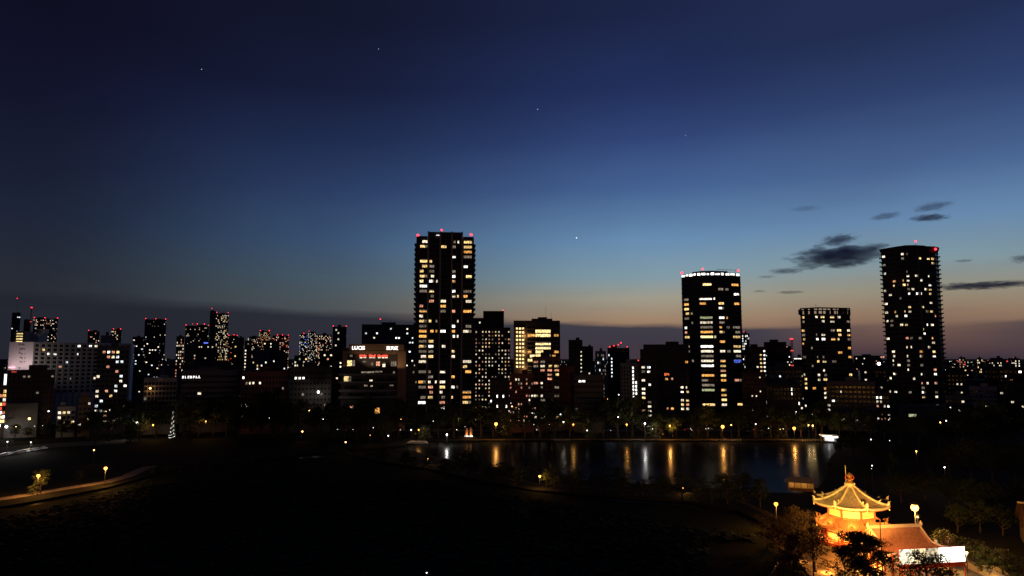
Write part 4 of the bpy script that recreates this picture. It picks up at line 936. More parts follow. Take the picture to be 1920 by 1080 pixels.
    # added floodlights on the lower roof, veranda and ground brighten the hall
    for k in range(8):
        ang = (k + .0) * pi / 4
        if k in (3, 4, 5): continue
        x, y = opt(ang, 6.5); mm = MB(); mm.box(x - .16, x + .16, y - .16, y + .16, 9.4, 9.7, metal_dark); mm.build('floodlight', t)
        lamp_light(t, (x, y, 10.05), 300, (1, .6, .1), .15)
        x, y = opt(ang, 6.1); mm = MB(); mm.box(x - .14, x + .14, y - .14, y + .14, 5.52, 5.75, metal_dark); mm.build('floodlight', t)
        lamp_light(t, (x, y, 6.1), 300, (1, .6, .12), .15)
        x, y = opt(ang + .25, 10.2)
        mm = MB(); mm.box(x - .2, x + .2, y - .2, y + .2, .07, .5, metal_dark); mm.build('floodlight', t)
        lamp_light(t, (x, y, .95), 900 if k in (0, 1, 7) else 300, (1, .36, .06), .2)
    return t, c, yaw
TEMPLE, TC, TYAW = temple()
def added_flood_mast(label, px, py, Y, aims):  # added masts whose beams bring up the temple roofs
    q = P(px, py, Y); t = thing('added_floodlight_mast', label, 'floodlight', (q.x, q.y, 0), -atan2(q.x, q.y))
    R_ = Matrix.Rotation(atan2(q.x, q.y), 4, 'Z')
    mm = MB(); mm.tube([(0, 0, 0), (0, 0, q.z)], [.12, .07], metal_dark, 6); mm.build('pole', t)
    for i, (aim, w, spot, col) in enumerate(aims):
        d = (R_ @ (Vector(aim) - q)).normalized(); x = (i - .5 * (len(aims) - 1)) * .9
        mm = MB(); M = Matrix.Translation((x, 0, q.z + .2)) @ d.to_track_quat('Y', 'Z').to_matrix().to_4x4()
        mm.box(-.35, .35, -.3, .05, -.25, .25, metal_dark, M); mm.build('added_lamp_head', t)
        o = Vector((x, 0, q.z + .2)) + d * .3
        lamp_light(t, o, w, col, .25, spot, o + d * 10, 'added_flood_beam')
HALLC = P(1690, 1000, 149)
added_flood_mast('dark added floodlight mast rising from the maple, its two heads turned to the roofs', 1650, 979, 135, [((TC.x, TC.y, 14.5), 24000, 70, (1, .5, .09)), ((HALLC.x, HALLC.y, 8), 13000, 90, (1, .32, .07))])
added_flood_mast('thin added floodlight mast left of the octagon veranda', 1520, 950, 142, [((TC.x, TC.y, 14.5), 19000, 75, (1, .53, .1)), ((HALLC.x, HALLC.y, 8), 14000, 60, (1, .34, .08))])

# ------------------------------------------------------------------ the worship hall in front, hip-and-gable roof
def hall():
    c = P(1678, 1000, 149.5); c.z = 0
    yaw = radians(8)
    t = thing('worship_hall', 'long temple hall with a tiled hip-and-gable roof beside the octagon', 'temple hall', c, yaw)
    zr, ze, D_ = 9.85, 6.35, 5.6
    def zp(q): return zr - (zr - ze) * (1 - (1 - q) ** 1.45)
    def hwid(q): return 5.85 + (0 if q < .62 else 1.75 * ((q - .62) / .38))
    NT, NS = 12, 20
    for s in (-1, 1):
        vs, fs = [], []
        for i in range(NT + 1):
            q = i / NT
            for j in range(NS + 1):
                u = -1 + 2 * j / NS; vs.append((u * hwid(q), s * q * D_, zp(q) + .5 * abs(u) ** 5 * q ** 4))
        for i in range(NT):
            for j in range(NS):
                k = i * (NS + 1) + j; f = (k, k + NS + 1, k + NS + 2, k + 1); fs.append(f if s < 0 else f[::-1])
        mm = MB(); mm.add(vs, fs, hall_tile); face = mm.build('roof_face', t, True)
        mm = MB()
        for i in range(-20, 21):
            x = i * .36
            q0 = 0 if abs(x) < 5.75 else .62 + .38 * (abs(x) - 5.85) / 1.75 + .02
            if q0 > .95: continue
            mm.tube([(x, s * (q0 + (1.015 - q0) * k / 6) * D_, zp(min(1, q0 + (1 - q0) * k / 6)) + .5 * (abs(x) / hwid(q0 + (1 - q0) * k / 6)) ** 5 * (q0 + (1 - q0) * k / 6) ** 4 + .06) for k in range(7)], .085, hall_tile, 5)
        tag(mm.build('tile_row', face), kind='stuff')
        mm = MB(); mm.box(-hwid(1), hwid(1), s * D_ - .08, s * D_ + .08, ze - .3, ze - .05, ridge_m); mm.build('eave_board', t)
        for u in (-1, 1):
            mm = MB(); mm.tube([(u * (hwid(q) - .12), s * q * D_, zp(q) + .22 + .5 * q ** 4) for q in (0, .15, .3, .45, .6, .7)], .2, ridge_m, 6); mm.build('verge_ridge', t)
            mm = MB(); mm.tube([(u * (hwid(q) - .12), s * q * D_, zp(q) + .2 + .5 * q ** 4) for q in (.62, .72, .82, .92, .99)], .16, ridge_m, 6); mm.build('hip_ridge', t)
            e = Vector((u * (hwid(.7) - .1), s * .7 * D_, zp(.7) + .6)); mm = MB(); mm.box(e.x - .22, e.x + .22, e.y - .22, e.y + .22, e.z - .2, e.z + .45, ridge_m); mm.build('ridge_end_tile', t)
    for u in (-1, 1):
        q0 = .66; z0 = zp(q0)
        mm = MB(); mm.add([(u * 5.5, -q0 * D_, z0), (u * 5.5, q0 * D_, z0), (u * 5.5, 0, zr - .1), (u * 5.2, -q0 * D_, z0), (u * 5.2, q0 * D_, z0), (u * 5.2, 0, zr - .1)], [(0, 1, 2), (3, 5, 4), (0, 2, 5, 3), (1, 4, 5, 2)], cream_m); gb = mm.build('gable_wall', t)
        mm = MB(); mm.box(u * 5.53 - .06, u * 5.53 + .06, -.12, .12, z0, zr - .5, red_m); mm.box(u * 5.53 - .05, u * 5.53 + .05, -2.2, 2.2, z0 + .5, z0 + .75, red_m); mm.build('gable_beam', t)
        vs = [(u * 5.4, -q0 * D_, z0 + .05), (u * 5.4, q0 * D_, z0 + .05), (u * hwid(1), D_, ze + .45), (u * hwid(1), -D_, ze + .45), (u * (hwid(1)), 0, ze), (u * 5.4, 0, z0 + .05)]
        mm = MB(); mm.add(vs, [(0, 5, 4, 3) if u < 0 else (3, 4, 5, 0), (5, 1, 2, 4) if u < 0 else (4, 2, 1, 5)], tile_m); mm.build('hip_skirt', t)
    mm = MB(); mm.box(-5.9, 5.9, -.28, .28, zr - .05, zr + .3, ridge_m); mm.box(-6.0, 6.0, -.16, .16, zr + .301, zr + .55, ridge_m); mm.build('main_ridge', t)
    for u in (-1, 1):
        mm = MB(); mm.tube([(u * 5.9, 0, zr), (u * 6.15, 0, zr + .6), (u * 6.0, 0, zr + 1.15)], [.32, .3, .08], ridge_m, 6); mm.build('ridge_end_tile', t)
    box_part('soffit', t, -7.2, 7.2, -5.3, 5.3, ze - .35, ze - .2, red_m)
    box_part('wall', t, -5.7, 5.7, -4.0, 4.0, 1.0, ze - .36, cream_m); box_part('plinth', t, -6.2, 6.2, -4.6, 4.6, 0, .99, podium_m)
    for i in range(7):
        for s in (-1, 1):
            x = -5.7 + i * 1.9; mm = MB(); mm.tube([(x, s * 4.08, 1.0), (x, s * 4.08, ze - .36)], .19, red_m, 8); mm.build('column', t)
    for y in (-2, 0, 2):
        for u in (-1, 1): mm = MB(); mm.tube([(u * 5.78, y, 1.0), (u * 5.78, y, ze - .36)], .17, red_m, 8); mm.build('column', t)
    for z in (1.4, 3.4, 5.3):
        for u in (-1, 1): mm = MB(); mm.box(u * 5.74 - .06, u * 5.74 + .06, -4, 4, z - .12, z + .12, red_m); mm.build('tie_beam', t)
    # frieze of white paper streamers on a rope under the front eave
    box_part('frieze_board', t, -5.4, 5.9, -4.34, -4.28, 5.35, 5.95, red_m)
    rnd = random.Random(2); paper = principled('white_paper', (.8, .78, .7), .8, noise=.05); mm = MB()
    for i in range(11):
        x = -5.0 + i * .82; s = rnd.uniform(.12, .22)
        mm.add([(x - s, -4.37, 5.85), (x + s, -4.37, 5.85), (x + s * .2, -4.39, 5.45), (x - s * .1, -4.42, 5.5)], [(0, 1, 2, 3)], paper); mm.add([(x + s, -4.38, 5.8), (x + s * 2, -4.38, 5.85), (x + s * 1.3, -4.41, 5.5)], [(0, 1, 2)], paper)
    tag(mm.build('streamer', t), kind='stuff')
    for x in (-4.6, 0, 4.6):  # added floodlights under the eave, by the side wall and at the gable
        box_part('floodlight', t, x - .15, x + .15, -5.0, -4.7, ze - .6, ze - .38, metal_dark)
        lamp_light(t, (x, -4.9, ze - .85), 130, (1, .5, .14), .12)
    for y in (-2.2, 1.5):
        box_part('floodlight', t, -7.4, -7.1, y - .15, y + .15, .07, .4, metal_dark); lamp_light(t, (-7.3, y, .9), 700, (1, .58, .16), .2)
    box_part('floodlight', t, -7.0, -6.7, -.15, .15, ze + .5, ze + .75, metal_dark); lamp_light(t, (-7.1, 0, ze + 1.15), 260, (1, .66, .18), .12)
    return c, yaw
HC, HYAW = hall()
def screen():
    a, e = P(1685.5, 1029.5, 141.5), P(1808, 1025, 143.9); zb = P(1685.5, 1059, 141.5).z
    d = e - a; L_ = hypot(d.x, d.y); yaw = atan2(d.y, d.x)
    t = thing('glow_stand_in', 'long blank white screen with a made-up glow in front of the temple hall', 'screen', Vector((a.x, a.y, 0)), yaw)
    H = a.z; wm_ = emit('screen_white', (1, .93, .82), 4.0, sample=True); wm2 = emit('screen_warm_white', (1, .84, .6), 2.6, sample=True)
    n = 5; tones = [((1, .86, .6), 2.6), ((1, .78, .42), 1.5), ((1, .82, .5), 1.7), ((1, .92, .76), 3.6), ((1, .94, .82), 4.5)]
    for i in range(n): box_part('glow_panel', t, L_ * i / n + .03, L_ * (i + 1) / n - .03, -.06, .06, zb, H - .1, emit('screen_glow_%d' % i, tones[i][0], tones[i][1], True, True))  # panels emit light in place of a burnt-out white surface
    box_part('frame', t, -.1, L_ + .1, -.09, .09, H - .09, H + .05, red_m)
    box_part('lower_board', t, 0, L_, -.05, .05, zb - .9, zb - .02, red_m)
    for i in range(n + 1): box_part('post', t, L_ * i / n - .08, L_ * i / n + .08, .07, .25, 0, H, red_m)
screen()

# ------------------------------------------------------------------ walls, lantern and outbuildings round the temple
def tiled_wall(label, p0, p1, h, th, mat, n):
    p0, p1 = Vector(p0), Vector(p1); d = p1 - p0; L_ = d.length
    t = thing('boundary_wall', label, 'wall', p0, atan2(d.y, d.x))
    for i in range(n):
        a, c = L_ * i / n, L_ * (i + 1) / n
        box_part('wall_panel', t, a + .06, c - .06, -th / 2, th / 2, 0, h, mat); box_part('wall_post', t, a - .06, a + .06, -th / 2 - .04, th / 2 + .04, 0, h, red_m)
    mm = MB(); mm.add([(-.1, -th * 1.3, h), (L_ + .1, -th * 1.3, h), (L_ + .1, 0, h + .4), (-.1, 0, h + .4), (-.1, th * 1.3, h), (L_ + .1, th * 1.3, h)], [(0, 1, 2, 3), (3, 2, 5, 4), (0, 3, 4), (1, 5, 2), (0, 4, 5, 1)], tile_m); mm.build('tile_cap', t)
    return t
p_ = P(1815, 1049, 154.5); q_ = P(1900, 1087, 140.8)
tiled_wall('orange-lit tile-capped wall running away from the white screen at lower right', (p_.x, p_.y, 0), (q_.x, q_.y, 0), 1.55, .3, cream_m, 4)
p_ = G(1592, 1053); q_ = P(1690, 1098, 137.5)
tiled_wall('ochre tile-capped wall behind the dark garden tree in front of the hall', (p_.x, p_.y, 0), (q_.x, q_.y, 0), 1.5, .3, cream_m, 6)
def stone_lantern(px, Y, label, lit=False):
    p = at_ground(px, Y); t = thing('stone_lantern', label, 'lantern', p)
    mm = MB(); mm.lathe([(.5, 0), (.5, .2), (.28, .35), (.2, .5), (.18, 1.3), (.25, 1.4)], stone, 8); mm.build('pillar', t)
    mm = MB(); mm.lathe([(.3, 1.4), (.45, 1.5), (.3, 1.6), (.3, 2.05)], LIT['y'] if lit else stone, 6); mm.build('fire_box', t)
    mm = MB(); mm.lathe([(.75, 2.05), (.7, 2.15), (.3, 2.4), (.12, 2.5), (.15, 2.65), (.02, 2.8)], stone, 6); mm.build('cap_stone', t)
stone_lantern(1662.5, 139.5, 'dark stone lantern at the bottom edge below the garden tree')
stone_lantern(1720, 196, 'small added lantern glowing among trees above the big orange lamp', True)  # added lantern takes the place of light showing through foliage
def gabled_house(name, label, p, yaw, w, d, h, rise, roofm, wallm, cat, over=.7):
    t = thing(name, label, cat, p, yaw)
    box_part('wall', t, -w / 2, w / 2, -d / 2, d / 2, 0, h, wallm)
    for s in (-1, 1):
        mm = MB(); y = s * (d / 2 + over)
        vs = [(-w / 2 - over, 0, h + rise), (w / 2 + over, 0, h + rise), (w / 2 + over, y, h - over * .5), (-w / 2 - over, y, h - over * .5)]
        vs += [(x, yy, z - .25) for x, yy, z in vs]
        mm.add(vs, [(0, 1, 2, 3), (7, 6, 5, 4), (2, 6, 7, 3), (0, 3, 7, 4), (1, 5, 6, 2)], roofm)
        mm.build('roof', t)
        mm = MB(); k = int(w / .8)
        for i in range(k + 1): x = -w / 2 - over + (w + 2 * over) * i / k; mm.tube([(x, 0, h + rise + .04), (x, y, h - over * .5 + .04)], .08, roofm, 4)
        tag(mm.build('tile_row', t), kind='stuff')
    for s in (-1, 1):
        mm = MB(); mm.add([(s * w / 2, -d / 2, h), (s * w / 2, d / 2, h), (s * w / 2, 0, h + rise * .9), (s * (w / 2 - .2), -d / 2, h), (s * (w / 2 - .2), d / 2, h), (s * (w / 2 - .2), 0, h + rise * .9)], [(0, 1, 2), (3, 5, 4), (0, 2, 5, 3), (1, 4, 5, 2)], wallm); mm.build('gable', t)
    mm = MB(); mm.box(-w / 2 - over, w / 2 + over, -.2, .2, h + rise, h + rise + .4, ridge_m); mm.build('ridge', t)
    return t
q_ = at_ground(1990, 172)
t = gabled_house('temple_office', 'big dim brown-roofed hall cut by the right edge of the picture', q_, radians(-30), 15, 12, 5.2, 4.2, principled('old_brown_tile', (.12, .065, .04), .7), wall_dark, 'hall')
box_part('floodlight', t, -6.2, -5.9, -7.4, -7.1, 4.2, 4.5, metal_dark); lamp_light(t, (-6, -7.8, 4.0), 45, (1, .4, .1), .15)  # added floodlight warms the front eave
q_ = at_ground(1566, 140.5)
gabled_house('garden_shed', 'black low shed roof at the bottom edge left of the garden tree', q_, radians(-12), 5.2, 4, 1.3, .5, wall_dark, wall_dark, 'shed', .4)
def kiosk():
    p = at_ground(1502, 243); t = thing('lit_pavilion', 'small open wooden pavilion lit from inside, left of the octagon roof', 'pavilion', p, -.4)
    w, d, h = 8.5, 4, 3.0
    for x in (-4, -2, 0, 2, 4):
        for y in (-1.9, 1.9): box_part('post', t, x - .12, x + .12, y - .12, y + .12, 0, h, red_m)
    box_part('counter', t, -4, 4, -1.6, -1.2, 0, 1.0, wall_brown); box_part('back_wall', t, -4.1, 4.1, 1.7, 1.8, 0, h, cream_m)
    mm = MB(); mm.add([(-5.4, -3, h), (5.4, -3, h), (5.4, 3, h), (-5.4, 3, h), (-3, 0, h + 1.6), (3, 0, h + 1.6)], [(0, 1, 5, 4), (1, 2, 5), (2, 3, 4, 5), (3, 0, 4), (3, 2, 1, 0)], tile_m); mm.build('roof', t)
    for x in (-3, 1): mm = MB(); mm.ball((x, 0, h - .35), .14, LIT['W'], 8, 5); mm.build('hanging_lamp', t); lamp_light(t, (x, 0, h - .75), 45, (1, .5, .15), .12)
kiosk()
def boathouse():
    p = at_ground(1554, 385); t = thing('boathouse', 'white glowing boathouse with a flat canopy at the right end of the pond', 'boathouse', p, -.3)
    white = principled('white_paint', (.8, .8, .78), .6, noise=.04)
    box_part('wall', t, -2, 4, 1, 5, 0, 2.8, white); box_part('canopy', t, -4.4, 4.8, -2, 5.4, 2.9, 3.15, white)
    for x in (-4, 0, 4.4): box_part('post', t, x - .09, x + .09, -1.7, -1.5, 0, 2.9, white)
    box_part('sign_board', t, -3.5, 1.6, -2.15, -2.02, 2.6, 3.3, sign_white); box_part('doorway', t, -.2, 2.4, .9, .99, .1, 2.4, sign_white); box_part('sign_board', t, 2.2, 4.4, -2.15, -2.02, 2.2, 2.9, LIT['W'])
    mm = MB(); mm.ball((0, -1, 2.6), .15, sign_white); mm.build('hanging_lamp', t); lamp_light(t, (0, -1, 2.2), 350, (.95, .97, 1), .15)
boathouse()

# ------------------------------------------------------------------ trees
bark = principled('bark', (.06, .045, .035), .9)
leaf_a = principled('leaf_dark_green', (.03, .045, .018), .7, 0, .45, .6, .12)
leaf_b = principled('leaf_mid_green', (.07, .095, .035), .6, 0, .45, .6, .25)
leaf_r = principled('leaf_maple_lamp_tint', (.085, .05, .024), .6, 0, .4, .6, .25)
TREES = {}
def tree_meshes(kind, seed, leafm, leaves=1500, size=.052):
    """unit tree, height 1: a tapered trunk with limbs, and a crown of leaf cards gathered in clumps"""
    key = (kind, seed, leafm.name)
    if key in TREES: return TREES[key]
    rnd = random.Random(seed * 77 + len(kind)); tr = MB(); cr = MB(); k = cr.mi(leafm); clumps = []
    def limb(p, q, r0, r1):
        m = (Vector(p) + Vector(q)) / 2 + Vector((rnd.uniform(-.03, .03), rnd.uniform(-.03, .03), rnd.uniform(0, .03))); tr.tube([p, m, q], [r0, (r0 + r1) / 2, r1], bark, 5)
    if kind == 'conifer':
        tr.tube([(0, 0, 0), (0, 0, .95)], [.025, .006], bark, 6)
        for i in range(26):
            z = .12 + .84 * i / 26; R = .19 * (1 - (z - .1)) ** .8; a = i * 2.4
            for q in range(2): aa = a + q * pi; clumps.append((Vector((R * .55 * cos(aa), R * .55 * sin(aa), z)), R * .62 + .015, .05))
    else:
        spread = {'round': .34, 'broad': .5, 'tall': .24, 'shrub': .55}[kind]; zt = {'round': .3, 'broad': .3, 'tall': .25, 'shrub': .1}[kind]
        tr.tube([(0, 0, 0), (.01, 0, zt * .6), (rnd.uniform(-.02, .02), rnd.uniform(-.02, .02), zt + .1), (0, 0, .75)], [.036, .028, .022, .006], bark, 7)
        nl = 15
        for i in range(nl):
            a = i * 2.399 + rnd.uniform(-.3, .3); f = (i + .5) / nl; z = zt + .08 + (.92 - zt) * f * rnd.uniform(.85, 1.05)
            prof = sin(pi * min(1, max(.12, (z - zt * .7) / (1.02 - zt * .7)))) ** .6
            R = spread * prof * rnd.uniform(.55, .98)
            e = Vector((R * cos(a), R * sin(a), min(z, .93))); limb((0, 0, max(zt * .7, e.z - .2)), e, .014, .004)
            clumps.append((e, rnd.uniform(.10, .17) * (spread / .34) ** .5, .085))
            e2 = e * .55 + Vector((rnd.uniform(-.05, .05), rnd.uniform(-.05, .05), e.z * .45 + .02)); clumps.append((e2, .12, .09))
        clumps.append((Vector((0, 0, .88)), .13, .09))
    per = int(leaves / len(clumps))
    for c, R, Hh in clumps:
        for _ in range(per):
            v = Vector((rnd.gauss(0, 1), rnd.gauss(0, 1), rnd.gauss(0, 1))).normalized() * (rnd.random() ** .45)
            p = c + Vector((v.x * R, v.y * R, v.z * Hh))
            s = size * rnd.uniform(.5, 1.1) * (.6 if kind == 'conifer' else 1)
            n = Vector((rnd.uniform(-1, 1), rnd.uniform(-1, 1), rnd.uniform(-.2, 1))).normalized(); a = n.orthogonal().normalized() * s * .5; b_ = n.cross(a).normalized() * s * .36
            o = len(cr.v); cr.v += [tuple(p - a), tuple(p - b_ * .9), tuple(p + a), tuple(p + b_ * 1.1 + n * s * .12)]; cr.f.append((o, o + 1, o + 2, o + 3)); cr.m.append(k)
    TREES[key] = (tr.mesh('trunk', True), cr.mesh('crown')); return TREES[key]
def tree(label, px, Y, ytop=None, h=None, kind='round', seed=0, leafm=None, group=None, name=None, wide=1.0, leaves=1500, size=.052, base=0):
    p = at_ground(px, Y); p.z = base
    if h is None: h = P(px, ytop, Y).z - base
    t = thing(name or {'conifer': 'conifer_tree', 'shrub': 'shrub'}.get(kind, 'broadleaf_tree'), label, 'shrub' if kind == 'shrub' else 'tree', p, (px * 1.7) % 6.28, group)
    a, b_ = tree_meshes(kind, seed, leafm or leaf_a, leaves, size)
    for nm, me in (('trunk', a), ('crown', b_)):
        o = link(nm, me, t); o.scale = (h * wide, h * wide, h)
    return t
def zone(px):
    for lim, s in ((250, 'left of string-lit conifer'), (325, 'by string-lit conifer'), (452, 'below banded office'), (545, 'below reddish office'), (640, 'below corner-lit office'), (775, 'before restaurant block'), (900, 'below tallest tower'), (1060, 'below yellow-banded block'), (1195, 'below brick block'), (1285, 'left of crowned tower'), (1400, 'below crowned tower'), (1500, 'between crowned and boxy towers'), (1645, 'below boxy tower'), (1775, 'below faceted tower')):
        if px < lim: return s
    return 'right of faceted tower'
ORD = ['first', 'second', 'third', 'fourth', 'fifth', 'sixth', 'seventh', 'eighth', 'ninth', 'tenth', 'eleventh', 'twelfth', 'thirteenth', 'fourteenth', 'fifteenth', 'sixteenth', 'seventeenth', 'eighteenth', 'nineteenth', 'twentieth', 'twenty-first', 'twenty-second']
def row_of_trees(rows, where, group, **kw):
    cnt = {}
    for px, yt, Y, kind in sorted(rows):
        zz = zone(px); n = cnt.get(zz, 0); cnt[zz] = n + 1
        word = {'round': 'rounded dark', 'broad': 'spreading dark', 'tall': 'tall narrow dark', 'conifer': 'pointed dark conifer', 'shrub': 'low dark'}[kind]
        tree(f'{ORD[n]} from left, {word} tree {where} {zz}', px, Y, yt, kind=kind, seed=int(px) % 5, group=group, leafm=leaf_a if int(px) % 3 else leaf_b, **kw)
far_rows = [(28, 795, 392, 'round'), (52, 801, 390, 'broad'), (88, 792, 394, 'round'), (115, 786, 392, 'round'), (140, 790, 394, 'broad'), (172, 770, 395, 'round'), (205, 757, 385, 'broad'), (232, 752, 400, 'round'), (258, 757, 400, 'round'), (292, 750, 405, 'broad'), (345, 740, 400, 'round'), (372, 752, 400, 'broad'), (400, 745, 405, 'round'), (425, 738, 405, 'broad'), (448, 752, 400, 'round'), (470, 766, 395, 'round'), (490, 732, 402, 'tall'), (512, 729, 402, 'tall'), (535, 757, 400, 'round'), (560, 750, 405, 'broad'), (590, 762, 400, 'round'), (620, 752, 405, 'round'), (645, 757, 402, 'broad'), (668, 760, 395, 'round'), (686, 745, 405, 'round'), (720, 790, 385, 'broad'), (746, 747, 405, 'round'), (775, 765, 400, 'round'), (805, 770, 397, 'broad'), (822, 758, 402, 'round'), (850, 755, 402, 'round'), (902, 752, 405, 'broad'), (925, 765, 405, 'round'), (952, 772, 400, 'round'), (985, 757, 402, 'broad'), (1012, 752, 402, 'round'), (1040, 748, 405, 'round'), (1068, 762, 402, 'broad'), (1100, 770, 400, 'round'), (1130, 748, 405, 'broad'), (1158, 745, 405, 'round'), (1185, 742, 406, 'round'), (1210, 768, 402, 'broad'), (1238, 772, 402, 'round'), (1268, 778, 400, 'round'), (1300, 768, 404, 'broad'), (1326, 760, 404, 'round'), (1352, 766, 404, 'broad'), (1385, 762, 404, 'round'), (1415, 757, 404, 'broad'), (1445, 757, 404, 'round'), (1475, 764, 402, 'round'), (1502, 770, 400, 'broad'), (1530, 762, 402, 'round'), (1542, 750, 404, 'tall'), (1575, 774, 396, 'round'), (1605, 772, 390, 'broad'), (1632, 776, 385, 'round'), (1660, 770, 380, 'broad'), (1690, 782, 372, 'round'), (1725, 780, 365, 'broad'), (1762, 776, 360, 'round'), (1795, 764, 350, 'broad'), (1832, 762, 345, 'round'), (1866, 753, 340, 'broad'), (1900, 757, 340, 'round')]
row_of_trees(far_rows, 'on far shore', 'dark trees lining the far shore')
low_rows = [(180, 792, 372, 'shrub'), (245, 790, 380, 'shrub'), (355, 790, 384, 'shrub'), (440, 788, 386, 'shrub'), (520, 788, 386, 'shrub'), (600, 795, 382, 'shrub'), (668, 800, 380, 'shrub'), (795, 797, 384, 'shrub'), (950, 796, 386, 'shrub'), (1030, 796, 388, 'shrub'), (1110, 792, 388, 'shrub'), (1230, 794, 388, 'shrub'), (1310, 794, 388, 'shrub'), (1430, 794, 388, 'shrub'), (1460, 796, 388, 'shrub')]
row_of_trees(low_rows, 'low on far shore', 'low clumps on the far bank', leaves=1200)
def row2(rows, fmt, group, leafm=None, **kw):
    for n, (px, yt, Y, kind) in enumerate(sorted(rows)):
        word = {'round': 'rounded', 'broad': 'spreading', 'tall': 'tall', 'shrub': 'bushy low', 'conifer': 'pointed'}[kind]
        tree(fmt.format(word, ORD[n]), px, Y, yt, kind=kind, seed=int(px) % 5, group=group, leafm=leafm or leaf_a, **kw)
row2([(715, 842, 300, 'broad'), (760, 846, 288, 'round'), (835, 862, 268, 'shrub'), (880, 846, 262, 'broad'), (920, 868, 255, 'shrub'), (965, 872, 250, 'shrub'), (1040, 874, 248, 'shrub'), (1080, 884, 240, 'shrub'), (1125, 888, 240, 'shrub'), (1160, 876, 238, 'broad'), (1205, 898, 234, 'shrub'), (1245, 890, 232, 'round'), (1318, 896, 232, 'shrub'), (1355, 888, 228, 'broad'), (1395, 886, 222, 'broad'), (1425, 896, 216, 'round'), (1322, 918, 225, 'shrub')],
     '{} dark tree, {} from left along the pond causeway', 'dark trees along the causeway')
row2([(1575, 822, 330, 'round'), (1600, 812, 325, 'broad'), (1640, 830, 300, 'broad'), (1668, 850, 270, 'round'), (1560, 868, 262, 'broad'), (1622, 868, 250, 'round'), (1700, 832, 290, 'broad'), (1740, 822, 290, 'round'), (1690, 884, 222, 'broad'), (1735, 878, 225, 'broad'), (1780, 832, 270, 'broad'), (1822, 822, 262, 'round'), (1862, 828, 255, 'broad'), (1905, 832, 250, 'broad'), (1780, 892, 215, 'broad'), (1820, 898, 205, 'round'), (1862, 905, 200, 'broad'), (1905, 902, 205, 'round'), (1838, 938, 185, 'broad'), (1880, 948, 182, 'broad'), (1795, 945, 185, 'round')],
     '{} tree, {} from left in the grove behind the temple', 'dark grove behind the temple', leaves=2200, size=.045)
for n, px in enumerate(range(775, 1416, 28)):
    yy = 850 + (px - 775) * .098 if px < 1150 else 890 + (px - 1150) * .1
    Yd = 45 * F / (yy + 22 + (n * 7) % 9 - 672)
    tree(f'{(ORD + ["last"])[n]} dark bush from the left in the hedge-like growth along the causeway', px, Yd, h=(4.6, 6.8, 5.2, 8.0, 6.0)[n % 5], kind='shrub', seed=n % 4, leafm=leaf_a, group='dark bushes along the causeway', leaves=1200)
for n, px in enumerate(range(285, 700, 27)):
    yy = 884 - (px - 285) * .1 if px < 560 else 853
    tree(f'{ORD[n]} dark bush from the left on the near bank of the lotus pond', px, 45 * F / (yy - 1 + (n * 5) % 4 - 672), h=(2.6, 3.6, 3.0, 4.4)[n % 4], kind='shrub', seed=n % 4, leafm=leaf_a, group='dark bushes on the lotus pond bank', leaves=1200)
# garden trees lit by the added temple floodlights
tree('dark spreading maple standing in front of the floodlit temple hall', 1621, 139, 1000, kind='broad', seed=31, leafm=leaf_r, leaves=12000, size=.032, wide=1.12)
tree('low wide branch tree left of the maple below the octagon', 1585, 140, 1030, kind='shrub', seed=32, leafm=leaf_r, leaves=2600, size=.04)
tree('dark bushy tree at the bottom edge before the white screen', 1740, 131, 1036, kind='shrub', seed=33, leafm=leaf_b, leaves=5200, size=.035, wide=.95, base=-2)
tree('bare-topped tree with pale branches at the left corner of the octagon', 1528, 152, 986, kind='round', seed=34, leafm=leaf_r, leaves=1300, size=.05)
for i, (px, Y, yt, kd, lb) in enumerate(((1500, 165, 952, 'broad', 'orange-tinted spreading tree between the left orange lamp and the octagon'), (1478, 172, 962, 'round', 'orange-tinged tree just right of the left orange lamp'), (1462, 158, 985, 'broad', 'dim tree below the left orange lamp'), (1490, 150, 1000, 'round', 'dark tree below the orange-tinged tree near the octagon'), (1440, 176, 960, 'shrub', 'dim bush left of the left orange lamp'), (1490, 143, 1036, 'broad', 'black tree at the bottom left of the octagon podium'), (1470, 143, 1040, 'shrub', 'black bush at the bottom edge left of the shed roof'))):
    tree(lb, px, Y, yt, kind=kd, seed=40 + i, leafm=leaf_r, leaves=2600, size=.042)  # maple-brown leaf colour puts the orange lamplight into these trees
for i, (px, Y, yt, kd, lb) in enumerate(((1768, 160, 992, 'round', 'lit tree behind the right eave of the worship hall'), (1795, 156, 1003, 'broad', 'lit leafy tree right above the white screen end'), (1825, 153, 1012, 'broad', 'lit bushy tree right of the white screen end lamp'), (1852, 149, 1025, 'shrub', 'green bush behind the orange wall right of the screen'), (1880, 147, 1030, 'broad', 'dim green tree above the far part of the orange wall'), (1908, 146, 1042, 'shrub', 'dim bush at the right edge beyond the orange wall'))):
    tree(lb, px, Y, yt, kind=kd, seed=50 + i, leafm=leaf_b, leaves=2000)
tree('bare branching tree lit orange beside the worship hall ridge', 1781, 150, 1000, kind='tall', seed=61, leafm=leaf_r, leaves=350)
tree('lit green clump under the leftmost path lamp', 62, 236, 908, kind='shrub', seed=3, leafm=leaf_b, leaves=1200)
tree('small lit tree wrapped round the leftmost path lamp', 76, 239, 880, kind='round', seed=2, leafm=leaf_b, leaves=900)
tree('dark bush between the two starlike path lamps', 150, 262, 880, kind='shrub', seed=1, leafm=leaf_a)
tree('small lit tree beside the lakeside lamp on the causeway', 1024, 249, 876, kind='round', seed=4, leafm=leaf_b, leaves=900)
tree('yellow-lit round tree at the far shore left of the brightest shore lamp', 1262, 396, 782, kind='round', seed=3, leafm=leaf_b, leaves=1200)
tree('lit shrub under the white lamp near the string-lit conifer', 262, 388, 785, kind='broad', seed=2, leafm=leaf_b)

